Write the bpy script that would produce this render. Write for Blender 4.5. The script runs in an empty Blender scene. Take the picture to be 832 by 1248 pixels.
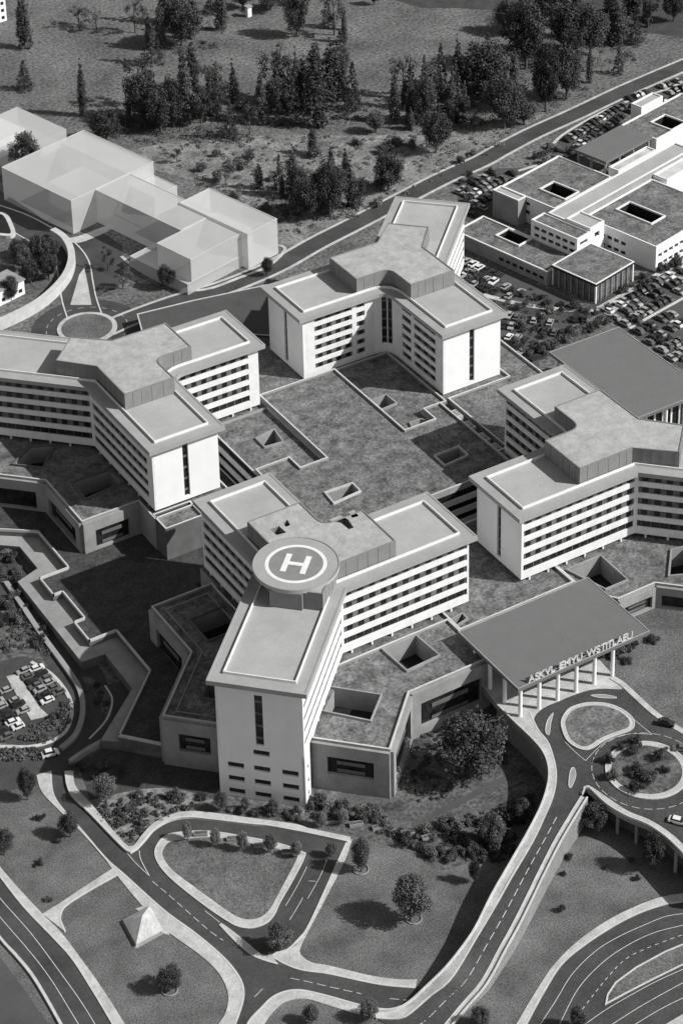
import bpy, math, random
from mathutils import Vector, Matrix
from mathutils.geometry import tessellate_polygon
R = math.radians
random.seed(7)
SC = bpy.context.scene
COL = SC.collection

# ------------------------------------------------------------------ camera frame
F_PX, PPX, PPY, HC = 2943.5, 416.0, 95.27, 421.8
TH, RO, G = R(25.73), R(-1.32), R(30.99)
def _basis():
    fw = Vector((0, math.cos(TH), -math.sin(TH))); up = Vector((0, math.sin(TH), math.cos(TH))); rt = Vector((1, 0, 0))
    c, s = math.cos(RO), math.sin(RO)
    M = Matrix.Rotation(-G, 3, 'Z')
    return M @ (c*rt + s*up), M @ (-s*rt + c*up), M @ fw
RT, UP, FW = _basis()
CAM = Vector((-308.72, -509.77, HC))
def at(x, y, z=0.0):
    """ground point seen at photo pixel (x, y) on the level z"""
    d = FW + RT*((x-PPX)/F_PX) - UP*((y-PPY)/F_PX)
    p = CAM + d*((z-HC)/d.z)
    return (p.x, p.y)
def ats(pts, z=0.0): return [at(x, y, z) for x, y in pts]
def px_per_m(x, y, z=0.0):
    p = at(x, y, z); d = (Vector((p[0], p[1], z))-CAM)
    return F_PX/d.dot(FW)

# ------------------------------------------------------------------ materials (all neutral greys)
MATS = {}
def mat(name, v, amp=0.15, scale=0.5, rough=0.85, detail=4.0, spec=0.2, fine=0.0, fscale=6.0, rnd=0.0, lo=None, streak=0.0):
    m = bpy.data.materials.new(name); m.use_nodes = True
    nt = m.node_tree; b = nt.nodes['Principled BSDF']
    b.inputs['Roughness'].default_value = rough
    b.inputs['Specular IOR Level'].default_value = spec
    geo = nt.nodes.new('ShaderNodeNewGeometry')
    n1 = nt.nodes.new('ShaderNodeTexNoise'); n1.inputs['Scale'].default_value = scale; n1.inputs['Detail'].default_value = detail
    n1.inputs['Roughness'].default_value = 0.65
    nt.links.new(geo.outputs['Position'], n1.inputs['Vector'])
    mr = nt.nodes.new('ShaderNodeMapRange')
    mr.inputs['From Min'].default_value = 0.28; mr.inputs['From Max'].default_value = 0.72
    mr.inputs['To Min'].default_value = v*(1-amp) if lo is None else lo; mr.inputs['To Max'].default_value = v*(1+amp)
    nt.links.new(n1.outputs['Fac'], mr.inputs['Value'])
    out = mr.outputs['Result']
    if fine:
        n2 = nt.nodes.new('ShaderNodeTexNoise'); n2.inputs['Scale'].default_value = fscale; n2.inputs['Detail'].default_value = 3
        if streak:
            vm = nt.nodes.new('ShaderNodeVectorMath'); vm.operation = 'MULTIPLY'; vm.inputs[1].default_value = (1, 1, streak)
            nt.links.new(geo.outputs['Position'], vm.inputs[0]); nt.links.new(vm.outputs[0], n2.inputs['Vector'])
        else: nt.links.new(geo.outputs['Position'], n2.inputs['Vector'])
        m2 = nt.nodes.new('ShaderNodeMapRange'); m2.inputs['From Min'].default_value = 0.3; m2.inputs['From Max'].default_value = 0.7
        m2.inputs['To Min'].default_value = 1-fine; m2.inputs['To Max'].default_value = 1+fine
        nt.links.new(n2.outputs['Fac'], m2.inputs['Value'])
        mu = nt.nodes.new('ShaderNodeMath'); mu.operation = 'MULTIPLY'
        nt.links.new(out, mu.inputs[0]); nt.links.new(m2.outputs['Result'], mu.inputs[1]); out = mu.outputs[0]
    if rnd:
        oi = nt.nodes.new('ShaderNodeObjectInfo')
        m3 = nt.nodes.new('ShaderNodeMapRange'); m3.inputs['To Min'].default_value = 1-rnd; m3.inputs['To Max'].default_value = 1+rnd
        nt.links.new(oi.outputs['Random'], m3.inputs['Value'])
        mu = nt.nodes.new('ShaderNodeMath'); mu.operation = 'MULTIPLY'
        nt.links.new(out, mu.inputs[0]); nt.links.new(m3.outputs['Result'], mu.inputs[1]); out = mu.outputs[0]
    cc = nt.nodes.new('ShaderNodeCombineColor')
    for k in range(3): nt.links.new(out, cc.inputs[k])
    nt.links.new(cc.outputs[0], b.inputs['Base Color'])
    MATS[name] = m
    return m
mat('grass', 0.128, 0.42, 0.045, 0.95, 12, 0.1, 0.55, 0.8)
mat('lawn', 0.125, 0.45, 0.085, 0.95, 10, 0.1, 0.5, 2.4)
mat('turf_shade_painted', 0.062, 0.35, 0.22, 0.95, 6, 0.1, 0.35, 1.5)  # grass darkened so that its colour stands in for shade
mat('roof_turf', 0.15, 0.6, 0.26, 0.95, 9, 0.1, 0.42, 1.3)
mat('asphalt', 0.06, 0.36, 0.11, 0.88, 9, 0.25, 0.2, 1.6)
mat('asphalt_pale', 0.08, 0.2, 0.1, 0.9, 6, 0.2, 0.12, 2.5)
mat('paint', 0.72, 0.25, 1.2, 0.8)
mat('pavement', 0.45, 0.26, 0.22, 0.9, 6, 0.15, 0.14, 1.6)
mat('kerb', 0.52, 0.15, 0.5, 0.9)
mat('concrete', 0.29, 0.22, 0.16, 0.9, 6, 0.2, 0.08, 2.0)
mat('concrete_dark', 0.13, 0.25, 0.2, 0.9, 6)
mat('white_wall', 0.82, 0.05, 0.16, 0.8, 8, 0.2, 0.016, 0.8, streak=.07)
mat('white_band', 0.76, 0.1, 0.35, 0.8, 5, 0.2, 0.04, 1.4, streak=.2)
mat('white_trim', 0.72, 0.1, 0.6, 0.8)
mat('roof_grey', 0.37, 0.13, 0.1, 0.9, 7, 0.15, 0.06, 2.0)
mat('roof_edge', 0.33, 0.1, 0.2, 0.9, 6, 0.15, 0.06, 2.0)
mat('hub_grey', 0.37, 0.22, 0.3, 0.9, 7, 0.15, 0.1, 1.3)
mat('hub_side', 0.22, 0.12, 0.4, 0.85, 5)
mat('canopy', 0.15, 0.05, 0.2, 0.8, 4, 0.2, 0.1, 4.0)
mat('glass', 0.018, 0.9, 0.45, 0.25, 4, 0.4)
mat('panel', 0.13, 0.5, 0.45, 0.8, 3)
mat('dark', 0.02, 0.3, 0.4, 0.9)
mat('metal', 0.4, 0.15, 0.6, 0.5)
mat('leaf', 0.085, 0.6, 0.3, 0.8, 5, 0.2, 0.5, 2.2, 0.3)
mat('leaf_dark', 0.056, 0.6, 0.3, 0.8, 5, 0.2, 0.5, 2.2, 0.25)
mat('leaf_pale', 0.14, 0.45, 0.25, 0.85, 5, 0.15, 0.35, 2.2, 0.3)
mat('bark', 0.09, 0.3, 0.8, 0.9)
mat('bed', 0.1, 0.6, 0.16, 0.95, 8, 0.1, 0.5, 1.1)
mat('scrub', 0.19, 0.55, 0.12, 0.95, 8, 0.1, 0.45, 0.9)
for nm, v in (('car_white', .72), ('car_silver', .34), ('car_grey', .12), ('car_dark', .03)):
    mat(nm, v, 0.05, 1, 0.3, 2, 0.5)
mat('tyre', 0.015, 0.1, 1, 0.9)
def ghost_mat(name, v, alpha):
    m = mat(name, v, 0.03, 0.08, 0.9, 3, 0.1)
    m.node_tree.nodes['Principled BSDF'].inputs['Alpha'].default_value = alpha
ghost_mat('ghost', 0.6, 0.58)
ghost_mat('ghost_pale', 0.78, 0.45)

# ------------------------------------------------------------------ mesh builder
def area(P): return 0.5*sum(P[i][0]*P[(i+1) % len(P)][1]-P[(i+1) % len(P)][0]*P[i][1] for i in range(len(P)))
def ccw(P):
    P = [(float(a), float(b)) for a, b in P]
    return P if area(P) > 0 else P[::-1]
class MB:
    def __init__(s): s.v = []; s.f = []; s.m = []
    def face(s, pts, m=0):
        i = len(s.v); s.v += [tuple(p) for p in pts]; s.f.append(tuple(range(i, i+len(pts)))); s.m.append(m)
    def cap(s, loops, z, m=0, up=True):
        L = [[Vector((x, y, 0)) for x, y in l] for l in loops]
        flat = [p for l in L for p in l]
        for t in tessellate_polygon(L):
            a, b, c = (flat[k] for k in t)
            if ((b-a).cross(c-a).z > 0) != up: b, c = c, b
            s.face([(a.x, a.y, z), (b.x, b.y, z), (c.x, c.y, z)], m)
    def prism(s, poly, z0, z1, mt=0, ms=None, holes=(), bottom=True, mh=None, mf=None):
        ms = mt if ms is None else ms
        P = ccw(poly)
        HP = [(ccw(h[0]), h[1]) for h in holes]
        s.cap([P]+[h[0][::-1] for h in HP], z1, mt)
        if bottom: s.cap([P], z0, ms, False)
        n = len(P)
        for i in range(n):
            a, b = P[i], P[(i+1) % n]
            s.face([(a[0], a[1], z0), (b[0], b[1], z0), (b[0], b[1], z1), (a[0], a[1], z1)], ms)
        for h, zf in HP:
            k = len(h); mm = ms if mh is None else mh
            for i in range(k):
                a, b = h[(i+1) % k], h[i]
                s.face([(a[0], a[1], zf), (b[0], b[1], zf), (b[0], b[1], z1), (a[0], a[1], z1)], mm)
            s.cap([h], zf, mm if mf is None else mf)
    def ring(s, outer, inner, z0, z1, m=0):
        """outer and inner loops with equal counts"""
        n = len(outer)
        for i in range(n):
            j = (i+1) % n
            a, b, c, d = outer[i], outer[j], inner[j], inner[i]
            s.face([(*a, z1), (*b, z1), (*c, z1), (*d, z1)], m)
            s.face([(*a, z0), (*b, z0), (*b, z1), (*a, z1)], m)
            s.face([(*c, z0), (*d, z0), (*d, z1), (*c, z1)], m)
    def box(s, c, d, m=0, ang=0.0):
        ca, sa = math.cos(ang), math.sin(ang)
        x, y, z = c; a, b, h = d[0]/2, d[1]/2, d[2]/2
        P = [(x+u*ca-w*sa, y+u*sa+w*ca) for u, w in ((-a, -b), (a, -b), (a, b), (-a, b))]
        s.prism(P, z-h, z+h, m)
    def strip(s, A, B, z0, z1, m=0, ms=None):
        """raised strip between two polylines with equal counts; z1/z0 numbers or lists"""
        ms = m if ms is None else ms
        n = len(A)
        zz1 = z1 if isinstance(z1, (list, tuple)) else [z1]*n
        zz0 = z0 if isinstance(z0, (list, tuple)) else [z0]*n
        for i in range(n-1):
            a, b, c, d = (*A[i], zz1[i]), (*A[i+1], zz1[i+1]), (*B[i+1], zz1[i+1]), (*B[i], zz1[i])
            s.face([a, b, c, d], m)
            s.face([(*A[i], zz0[i]), (*A[i+1], zz0[i+1]), b, a], ms)
            s.face([(*B[i+1], zz0[i+1]), (*B[i], zz0[i]), d, c], ms)
        for i in (0, n-1):
            s.face([(*A[i], zz0[i]), (*B[i], zz0[i]), (*B[i], zz1[i]), (*A[i], zz1[i])], ms)
    def tube(s, pts, radii, n=6, m=0):
        rings = []
        for k, p in enumerate(pts):
            p = Vector(p)
            d = (Vector(pts[min(k+1, len(pts)-1)])-Vector(pts[max(k-1, 0)])).normalized()
            u = d.orthogonal().normalized(); w = d.cross(u)
            rings.append([tuple(p+(u*math.cos(t)+w*math.sin(t))*radii[k]) for t in (2*math.pi*j/n for j in range(n))])
        for a, b in zip(rings, rings[1:]):
            for j in range(n): s.face([a[j], a[(j+1) % n], b[(j+1) % n], b[j]], m)
        s.face(rings[-1], m); s.face(rings[0][::-1], m)
    def wall(s, p, q, z0, z1, t, ops=(), m=0, off=0.0, trim=0.0):
        """wall from p to q, outside on the right; ops = [(s0, s1, za, zb)] are true holes"""
        p, q = Vector(p), Vector(q); L = (q-p).length
        if L < 0.05: return
        d = (q-p)/L; n = Vector((d.y, -d.x)); p = p+n*off
        br = sorted({trim, L, *[min(max(o[0], trim), L) for o in ops], *[min(max(o[1], trim), L) for o in ops]})
        for a, b in zip(br, br[1:]):
            if b-a < 1e-3: continue
            mid = (a+b)/2
            cov = sorted((o[2], o[3]) for o in ops if o[0] < mid < o[1])
            z = z0; segs = []
            for za, zb in cov:
                if za > z+1e-3: segs.append((z, za))
                z = max(z, zb)
            if z < z1-1e-3: segs.append((z, z1))
            A, B = p+d*a, p+d*b
            P = [A-n*t, B-n*t, B, A]
            P = [A, B, B-n*t, A-n*t]
            for za, zb in segs: s.prism([tuple(x) for x in P], za, zb, m)
    def build(s, name, mats, parent=None, smooth=False):
        me = bpy.data.meshes.new(name)
        me.from_pydata(s.v, [], s.f)
        if isinstance(mats, str): mats = [mats]
        for x in mats: me.materials.append(MATS[x])
        for p, k in zip(me.polygons, s.m): p.material_index = k; p.use_smooth = smooth
        me.update()
        return link(name, me, parent)
def link(name, me, parent=None):
    o = bpy.data.objects.new(name, me); COL.objects.link(o)
    if parent: o.parent = parent
    return o
def tag(o, label=None, cat=None, group=None, kind=None):
    if label: o['label'] = label
    if cat: o['category'] = cat
    if group: o['group'] = group
    if kind: o['kind'] = kind
    return o
def empty(name, label, cat, group=None, loc=(0, 0, 0), rz=0.0):
    o = bpy.data.objects.new(name, None); COL.objects.link(o)
    o.location = loc; o.rotation_euler = (0, 0, rz); o.empty_display_size = 0.5
    return tag(o, label, cat, group)
def struct(mb, name, mats, parent=None):
    o = mb.build(name, mats, parent)
    if parent is None: tag(o, kind='structure')
    return o
def inset(P, d):
    P = ccw(P); n = len(P); out = []
    for i in range(n):
        a, b, c = Vector(P[i-1]), Vector(P[i]), Vector(P[(i+1) % n])
        u = (b-a).normalized(); w = (c-b).normalized()
        nu, nw = Vector((-u.y, u.x)), Vector((-w.y, w.x))
        k = 1+nu.dot(nw)
        out.append(tuple(b+(nu+nw)*(d/max(k, 0.15))))
    return out
def fillet(P, i, r, n=6):
    a, b, c = Vector(P[i-1]), Vector(P[i]), Vector(P[(i+1) % len(P)])
    u = (a-b).normalized(); w = (c-b).normalized()
    A, C_ = b+u*r, b+w*r
    arc = []
    for k in range(n+1):
        t = k/n
        arc.append(tuple(A*(1-t)**2+b*2*t*(1-t)+C_*t*t))
    return P[:i]+arc+P[i+1:]
def smooth(pts, sub=5, closed=False):
    out = []; n = len(pts)
    rng = range(n) if closed else range(n-1)
    for i in rng:
        if closed: p0, p1, p2, p3 = pts[i-1], pts[i], pts[(i+1) % n], pts[(i+2) % n]
        else: p0, p1, p2, p3 = pts[max(i-1, 0)], pts[i], pts[i+1], pts[min(i+2, n-1)]
        for k in range(sub):
            t = k/sub
            out.append(tuple(0.5*((2*b)+(c-a)*t+(2*a-5*b+4*c-d)*t*t+(3*b-a-3*c+d)*t**3) for a, b, c, d in zip(p0, p1, p2, p3)))
    if not closed: out.append(tuple(pts[-1]))
    return out
def resample(pts, n):
    L = [0.0]
    for a, b in zip(pts, pts[1:]): L.append(L[-1]+math.dist(a, b))
    out = []; j = 0
    for k in range(n):
        t = L[-1]*k/(n-1)
        while j < len(L)-2 and L[j+1] < t: j += 1
        f = (t-L[j])/max(L[j+1]-L[j], 1e-9)
        out.append(tuple(a+(b-a)*f for a, b in zip(pts[j], pts[j+1])))
    return out
def offset_line(pts, d):
    out = []
    for i, p in enumerate(pts):
        a = Vector(pts[max(i-1, 0)][:2]); b = Vector(pts[min(i+1, len(pts)-1)][:2])
        t = (b-a).normalized(); out.append((p[0]+t.y*d, p[1]-t.x*d))
    return out

# ------------------------------------------------------------------ ground and roads
g = MB(); g.cap([[(-2500, -2500), (2500, -2500), (2500, 2500), (-2500, 2500)]], -0.03)
struct(g, 'ground', 'grass')
def sheet(name, pts, z, m, sub=0):
    mb = MB(); P = smooth(pts, sub, True) if sub else pts
    mb.cap([ccw(P)], z); return struct(mb, name, m)
def marking(mb, px, z, w=0.16, dash=None, raw=False):
    w *= .42
    P = smooth(px if raw else ats(px, z), 6); 
    n = max(3, int(sum(math.dist(a, b) for a, b in zip(P, P[1:]))/1.0)+1)
    P = resample(P, n)
    for i in range(n-1):
        if dash and i % (dash[0]+dash[1]) >= dash[0]: continue
        A = offset_line(P[i:i+2], w); B = offset_line(P[i:i+2], -w)
        mb.face([(*A[0], z), (*A[1], z), (*B[1], z), (*B[0], z)][::-1])
def walk(name, A, B, z=0.15, sub=5, n=None, m='pavement'):
    a = smooth(ats(A), sub); b = smooth(ats(B), sub)
    n = n or max(len(a), len(b))
    mb = MB(); mb.strip(resample(a, n), resample(b, n), -0.02, z)
    o = struct(mb, name, [m])
    k = MB(); bb = resample(b, n); cc = offset_line(bb, 0.22); dd = offset_line(bb, -0.22)
    k.strip(cc, dd, -0.02, z+0.05); k.build('kerb', 'kerb', o)
    return o
Z = 0.0
sheet('lawn', ats([(-200, 955), (40, 940), (270, 975), (400, 990), (480, 870), (600, 840), (660, 900), (900, 1000), (1000, 1100), (1000, 1340), (-200, 1340)]), -0.012, 'lawn')
# left highway
hw = sheet('highway', ats([(-80, 960), (-40, 1012), (0, 1067), (30, 1106), (62, 1140), (88, 1168), (110, 1202), (138, 1248), (160, 1290), (110, 1310), (76, 1250), (45, 1196), (22, 1168), (0, 1143), (-60, 1075)]), 0.02, 'asphalt')
mk = MB()
marking(mk, [(-20, 1064), (0, 1094), (37, 1136), (70, 1180), (100, 1222), (120, 1255)], 0.04, 0.14)
marking(mk, [(-20, 1090), (0, 1117), (37, 1160), (62, 1193), (85, 1230), (100, 1255)], 0.04, 0.14)
mk.build('lane_marking', 'paint', hw)
walk('verge_kerb', [(-40, 1085), (0, 1141), (23, 1166), (45, 1194), (76, 1248), (92, 1280)], [(-40, 1088), (0, 1144), (22, 1169), (43, 1196), (73, 1248), (88, 1280)], 0.5)
sheet('side_road', ats([(-60, 1085), (0, 1166), (30, 1206), (62, 1252), (80, 1290), (-120, 1300)]), 0.02, 'asphalt_pale')
walk('pavement', [(-40, 1005), (0, 1056), (25, 1085), (54, 1116), (75, 1137), (100, 1170), (125, 1205), (152, 1248), (170, 1280)],
     [(-40, 1014), (0, 1067.5), (30, 1106), (62.5, 1140), (87.5, 1167.5), (110, 1202), (137.5, 1248), (155, 1280)])
walk('path', [(52, 1114), (62, 1108), (75, 1100), (100, 1083), (140, 1057)], [(80, 1136), (74, 1122), (75, 1112), (82.5, 1102.5), (110, 1085), (144, 1066)], 0.14)
# main front road with the loop
road = MB()
outer = smooth(ats([(60, 925), (62.5, 955), (66, 972), (77.5, 987.5), (100, 1012.5), (130, 1047.5), (150, 1065), (200, 1110), (237.5, 1137.5), (270, 1165), (287.5, 1185), (296, 1202), (296, 1220), (286, 1250), (276, 1275)]), 4)
outer += ats([(296, 1275)])
outer += smooth(ats([(302, 1248), (317.5, 1230), (335, 1214), (350, 1208), (370, 1207), (390, 1212), (408, 1219), (437, 1226), (462, 1231)]), 4)
outer += ats([(500, 1226), (512, 1203)])
outer += ats([(462, 1200), (400, 1187), (360, 1180), (337.5, 1175), (315, 1165), (330, 1164)])
outer += smooth(ats([(350, 1157.5), (365, 1145), (377.5, 1127.5), (400, 1087.5), (417.5, 1047.5), (426, 1026)]), 3)
outer += smooth(ats([(380, 1017.5), (330, 1007.5), (300, 1005), (250, 999), (227.5, 997.5), (207.5, 1000), (187.5, 1010), (174, 1025), (170, 1037)]), 3)
outer += smooth(ats([(163, 1038), (153, 1036), (112.5, 995), (86, 967), (80, 942), (80, 925)]), 3)
road.cap([ccw(outer)], 0.03)
mr_ = struct(road, 'road', 'asphalt')
mk = MB()
marking(mk, [(186, 1074), (205, 1090), (230, 1112), (255, 1134), (272, 1146)], 0.05, 0.13, (2, 1))
marking(mk, [(150, 1033), (165, 1051), (182, 1067)], 0.05, 0.13)
marking(mk, [(170, 1037), (172, 1048), (182.5, 1067.5)], 0.05, 0.16)
marking(mk, [(250, 1110), (268, 1124)], 0.05, 0.13)
marking(mk, [(354, 1192), (378, 1197), (408, 1204), (440, 1211)], 0.05, 0.13, (2, 1))
marking(mk, [(475, 1217), (497, 1219)], 0.05, 0.13, (2, 1))
marking(mk, [(310, 1215), (320, 1205)], 0.05, 0.13, (2, 1))
marking(mk, [(374, 1056), (362, 1080), (348, 1104)], 0.05, 0.12)
marking(mk, [(398, 1048), (390, 1068), (375, 1095)], 0.05, 0.12)
marking(mk, [(369, 1094), (361, 1108), (353, 1121)], 0.05, 0.12)
marking(mk, [(376, 1073.5), (385, 1074)], 0.05, 0.12)
mk.build('lane_marking', 'paint', mr_)
walk('pavement', [(45, 945), (51, 965), (72, 987.5), (95, 1010), (127, 1046), (145, 1070), (172, 1102.5), (202.5, 1134), (245, 1165), (267.5, 1187.5), (278, 1212), (275, 1235), (264, 1252), (255, 1270)],
     [(62, 940), (65, 968), (77.5, 987.5), (100, 1012.5), (130, 1047.5), (150, 1065), (200, 1110), (237.5, 1137.5), (270, 1165), (287.5, 1185), (296, 1202), (296, 1220), (286, 1250), (278, 1270)], 0.15, 5, 70)
walk('pavement', [(90, 940), (92.5, 960), (112.5, 982.5), (150, 1027.5), (162, 1033), (173, 1020), (187.5, 1005), (208, 995), (225, 991), (250, 991.5), (300, 998), (358, 1006), (380, 1012), (427, 1022)],
     [(80, 942), (86, 967.5), (112.5, 995), (152.5, 1036), (163, 1038), (176, 1026), (188, 1012), (207.5, 1001), (227.5, 997.5), (250, 999), (300, 1005), (330, 1008), (380, 1017.5), (424, 1027)], 0.6, 5, 90)
walk('pavement', [(429, 1023), (418.5, 1052), (387.5, 1112.5), (368, 1150), (366, 1163), (380, 1173.5), (400, 1177), (450, 1189), (485, 1194), (508, 1194)],
     [(423, 1026), (412, 1050), (378, 1125), (364, 1145), (350, 1158), (332, 1165), (362, 1181), (400, 1187), (462, 1200), (506, 1204)], 0.15, 5, 60)
walk('splitter_island', [(270, 1125), (285, 1136), (300, 1148), (318, 1163), (332, 1164)], [(268, 1127), (281, 1141), (297, 1156), (313, 1167), (338, 1175)], 0.15)
# loop island: lawn ringed with pavement
oi = [(217.5, 1014.5), (200, 1020), (190, 1032), (189, 1045), (197.5, 1060), (215, 1077.5), (250, 1105), (275, 1122), (290, 1130), (307.5, 1132), (325, 1126), (335, 1115), (342, 1100), (358, 1072), (372, 1044), (368, 1038), (340, 1028), (300, 1020), (255, 1013)]
ii = [(222, 1024), (206, 1027.5), (199, 1038), (200, 1046), (207.5, 1057.5), (222, 1070), (252, 1092), (280, 1112), (293, 1119), (306, 1121), (320, 1117), (330, 1107), (336, 1096), (350, 1070), (362, 1046), (358, 1042), (338, 1035), (300, 1027), (256, 1021)]
mb = MB(); O_ = smooth(ats(oi), 4, True); I_ = smooth(ats(ii), 4, True)
mb.prism(O_, 0, 0.15); isl = struct(mb, 'pavement', 'pavement')
mb = MB(); mb.prism(I_, 0.1, 0.2, bottom=False); struct(mb, 'lawn', 'lawn')
k = MB(); k.ring(O_, inset(O_, 0.4), 0, 0.22); k.build('kerb', 'kerb', isl)
# bottom island
walk('pavement', [(312, 1275), (322, 1248), (340, 1226), (355, 1219), (375, 1218), (408, 1228), (440, 1237), (470, 1243), (500, 1246)],
     [(296, 1275), (302, 1248), (317.5, 1230), (335, 1214), (360, 1207), (390, 1212), (437, 1225), (462, 1230), (487, 1231)], 0.15)
# right highway
hw2 = sheet('highway', ats([(632, 1262), (640, 1248), (661, 1210), (684, 1175), (714, 1150), (749, 1127.5), (779, 1112.5), (809, 1102.5), (832, 1099.5), (900, 1092), (980, 1095), (1500, 1150), (1500, 1330), (610, 1330)]), 0.02, 'asphalt')
mk = MB()
for L_, d in (([(650, 1262), (658, 1248), (676.5, 1220), (696.5, 1187.5), (724, 1160), (751.5, 1142.5), (784, 1127.5), (814, 1116), (850, 1112)], None),
              ([(674, 1262), (681.5, 1248), (704, 1205), (731.5, 1175), (759, 1155), (794, 1137.5), (832, 1127.5), (860, 1122)], None),
              ([(709, 1230), (739, 1192), (761.5, 1169), (789, 1155), (832, 1139), (860, 1132)], (1, 1)),
              ([(710, 1250), (737, 1231), (764, 1215), (799, 1196), (832, 1181), (860, 1168)], None),
              ([(735, 1256), (746, 1248), (784, 1224), (832, 1197.5), (860, 1184)], None),
              ([(762, 1256), (774, 1248), (804, 1230), (832, 1216), (860, 1204)], None)):
    marking(mk, L_, 0.04, 0.14, d)
mk.build('lane_marking', 'paint', hw2)
walk('pavement', [(618, 1262), (629, 1248), (644, 1222.5), (671.5, 1180), (701.5, 1149), (739, 1122.5), (774, 1105), (804, 1094), (832, 1089), (900, 1080)],
     [(634, 1262), (641, 1248), (661.5, 1210), (684, 1175), (714, 1150), (749, 1127.5), (779, 1112.5), (809, 1102.5), (832, 1099), (900, 1091)])
med = ats([(736.5, 1226), (739, 1212.5), (749, 1197.5), (774, 1179), (809, 1160), (850, 1143), (920, 1120), (920, 1138), (850, 1168), (799, 1193), (764, 1211)])
mb = MB(); mb.prism(med, 0, 0.16); struct(mb, 'median', 'lawn')
mb = MB(); q = ccw(med); mb.ring(q, inset(q, 0.4), 0, 0.24); struct(mb, 'median_kerb', 'kerb')
mb = MB(); mb.prism(ats([(790, 1262), (815, 1246), (832, 1236), (900, 1200), (920, 1200), (830, 1262)]), 0, 0.15); struct(mb, 'pavement', 'pavement')

# ------------------------------------------------------------------ entrance level, ramp and roundabout
ED = 7.3
ramp_l = [(605, 861), (625, 881), (647.5, 902.5), (660, 917.5), (666, 932), (667.5, 948), (664, 966), (656, 988), (641, 1017), (622, 1050), (597.5, 1092.5), (575, 1137), (545, 1177), (520, 1202), (497, 1223), (480, 1231), (455, 1233)]
ramp_li = [(645, 868), (655, 890), (667, 905), (674, 925), (677, 940), (676.5, 955), (672.5, 973), (664, 993), (649, 1025), (622.5, 1070), (604, 1103), (580, 1143), (550, 1192), (526, 1212), (497, 1237), (482, 1242), (458, 1241)]
zl = [7.3]*6+[7.33, 7.0, 6.4, 5.9, 5.2, 4.5, 3.2, 1.6, 0.5, 0.16, 0.15]
ramp_r = [(708, 971), (695, 992), (676, 1024), (657.5, 1060), (641, 1094), (624, 1128), (609, 1155), (586, 1197), (562, 1225), (543, 1248), (520, 1275)]
zr = [7.33, 7.0, 6.3, 5.8, 5.2, 4.6, 3.8, 1.8, 0.5, 0.1, 0.05]
def at3(px, z): return [(*at(x, y, zz), zz) for (x, y), zz in zip(px, z)]
Lo = resample(smooth(at3(ramp_l, zl), 4), 70); Li = resample(smooth(at3(ramp_li, zl), 4), 70)
Rr = at3(ramp_r, zr)
mb = MB()
mb.strip([p[:2] for p in Lo], [p[:2] for p in Li], -0.05, [p[2]+0.2 for p in Lo], 0, 1)
pl_ = struct(mb, 'ramp_pavement', ['pavement', 'concrete'])
k = MB()
k.strip([p[:2] for p in Lo], offset_line([p[:2] for p in Lo], -0.35), -0.05, [p[2]+0.75 for p in Lo]); k.build('parapet', 'kerb', pl_)
k = MB(); q = [p[:2] for p in Li]; k.strip(offset_line(q, 0.2), offset_line(q, -0.2), 0, [p[2]+0.26 for p in Li]); k.build('kerb', 'kerb', pl_)
RrS = resample(smooth(Rr, 4), 70)
Lsub = resample(smooth(at3(ramp_li[6:], zl[6:]), 4), 70)
mb = MB()
A = [p[:2] for p in Lsub]; B = [p[:2] for p in RrS]
for i in range(69):
    mb.face([(*A[i], Lsub[i][2]+.02), (*A[i+1], Lsub[i+1][2]+.02), (*B[i+1], RrS[i+1][2]+.02), (*B[i], RrS[i][2]+.02)])
rmp = struct(mb, 'ramp', ['asphalt'])
Cc = [tuple((a*0.5+b*0.5) for a, b in zip(p, q)) for p, q in zip(Lsub, RrS)]
mk = MB()
for i in range(6, 66):
    if i % 3 == 2: continue
    a, b = Cc[i], Cc[i+1]
    oa = offset_line([a[:2], b[:2]], .07); ob = offset_line([a[:2], b[:2]], -.07)
    mk.face([(*oa[0], a[2]+.05), (*oa[1], b[2]+.05), (*ob[1], b[2]+.05), (*ob[0], a[2]+.05)])
mk.build('lane_marking', 'paint', rmp)
mb = MB(); B2 = offset_line(B, -1.7)
mb.strip(B, B2, -0.05, [p[2]+0.2 for p in RrS], 0, 1); rp = struct(mb, 'ramp_pavement', ['pavement', 'concrete'])
k = MB(); k.strip(offset_line(B2, 0.35), B2, -0.05, [p[2]+0.7 for p in RrS]); k.build('parapet', 'kerb', rp)
k = MB(); k.strip(offset_line(B, .2), offset_line(B, -.2), 0, [p[2]+0.28 for p in RrS]); k.build('kerb', 'kerb', rp)
# the raised deck carrying the roundabout
deck = ats([(560, 815)], ED)
deck = [(-24.6, -90.0)]+ats([(605, 861), (625, 881), (647.5, 902.5), (660, 917.5), (666, 932), (667.5, 948), (665, 963), (672, 968), (690, 970), (706, 969), (714, 961), (722, 968), (738, 983), (762, 996.6), (788, 1007), (810, 1022), (832, 1043), (870, 1085), (1010, 1085), (1010, 870)], ED)+[(120, -90)]
mb = MB(); mb.prism(deck, ED-1.1, ED-0.02, 0, 1)
dk = struct(mb, 'terrace', ['lawn', 'concrete'])
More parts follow.
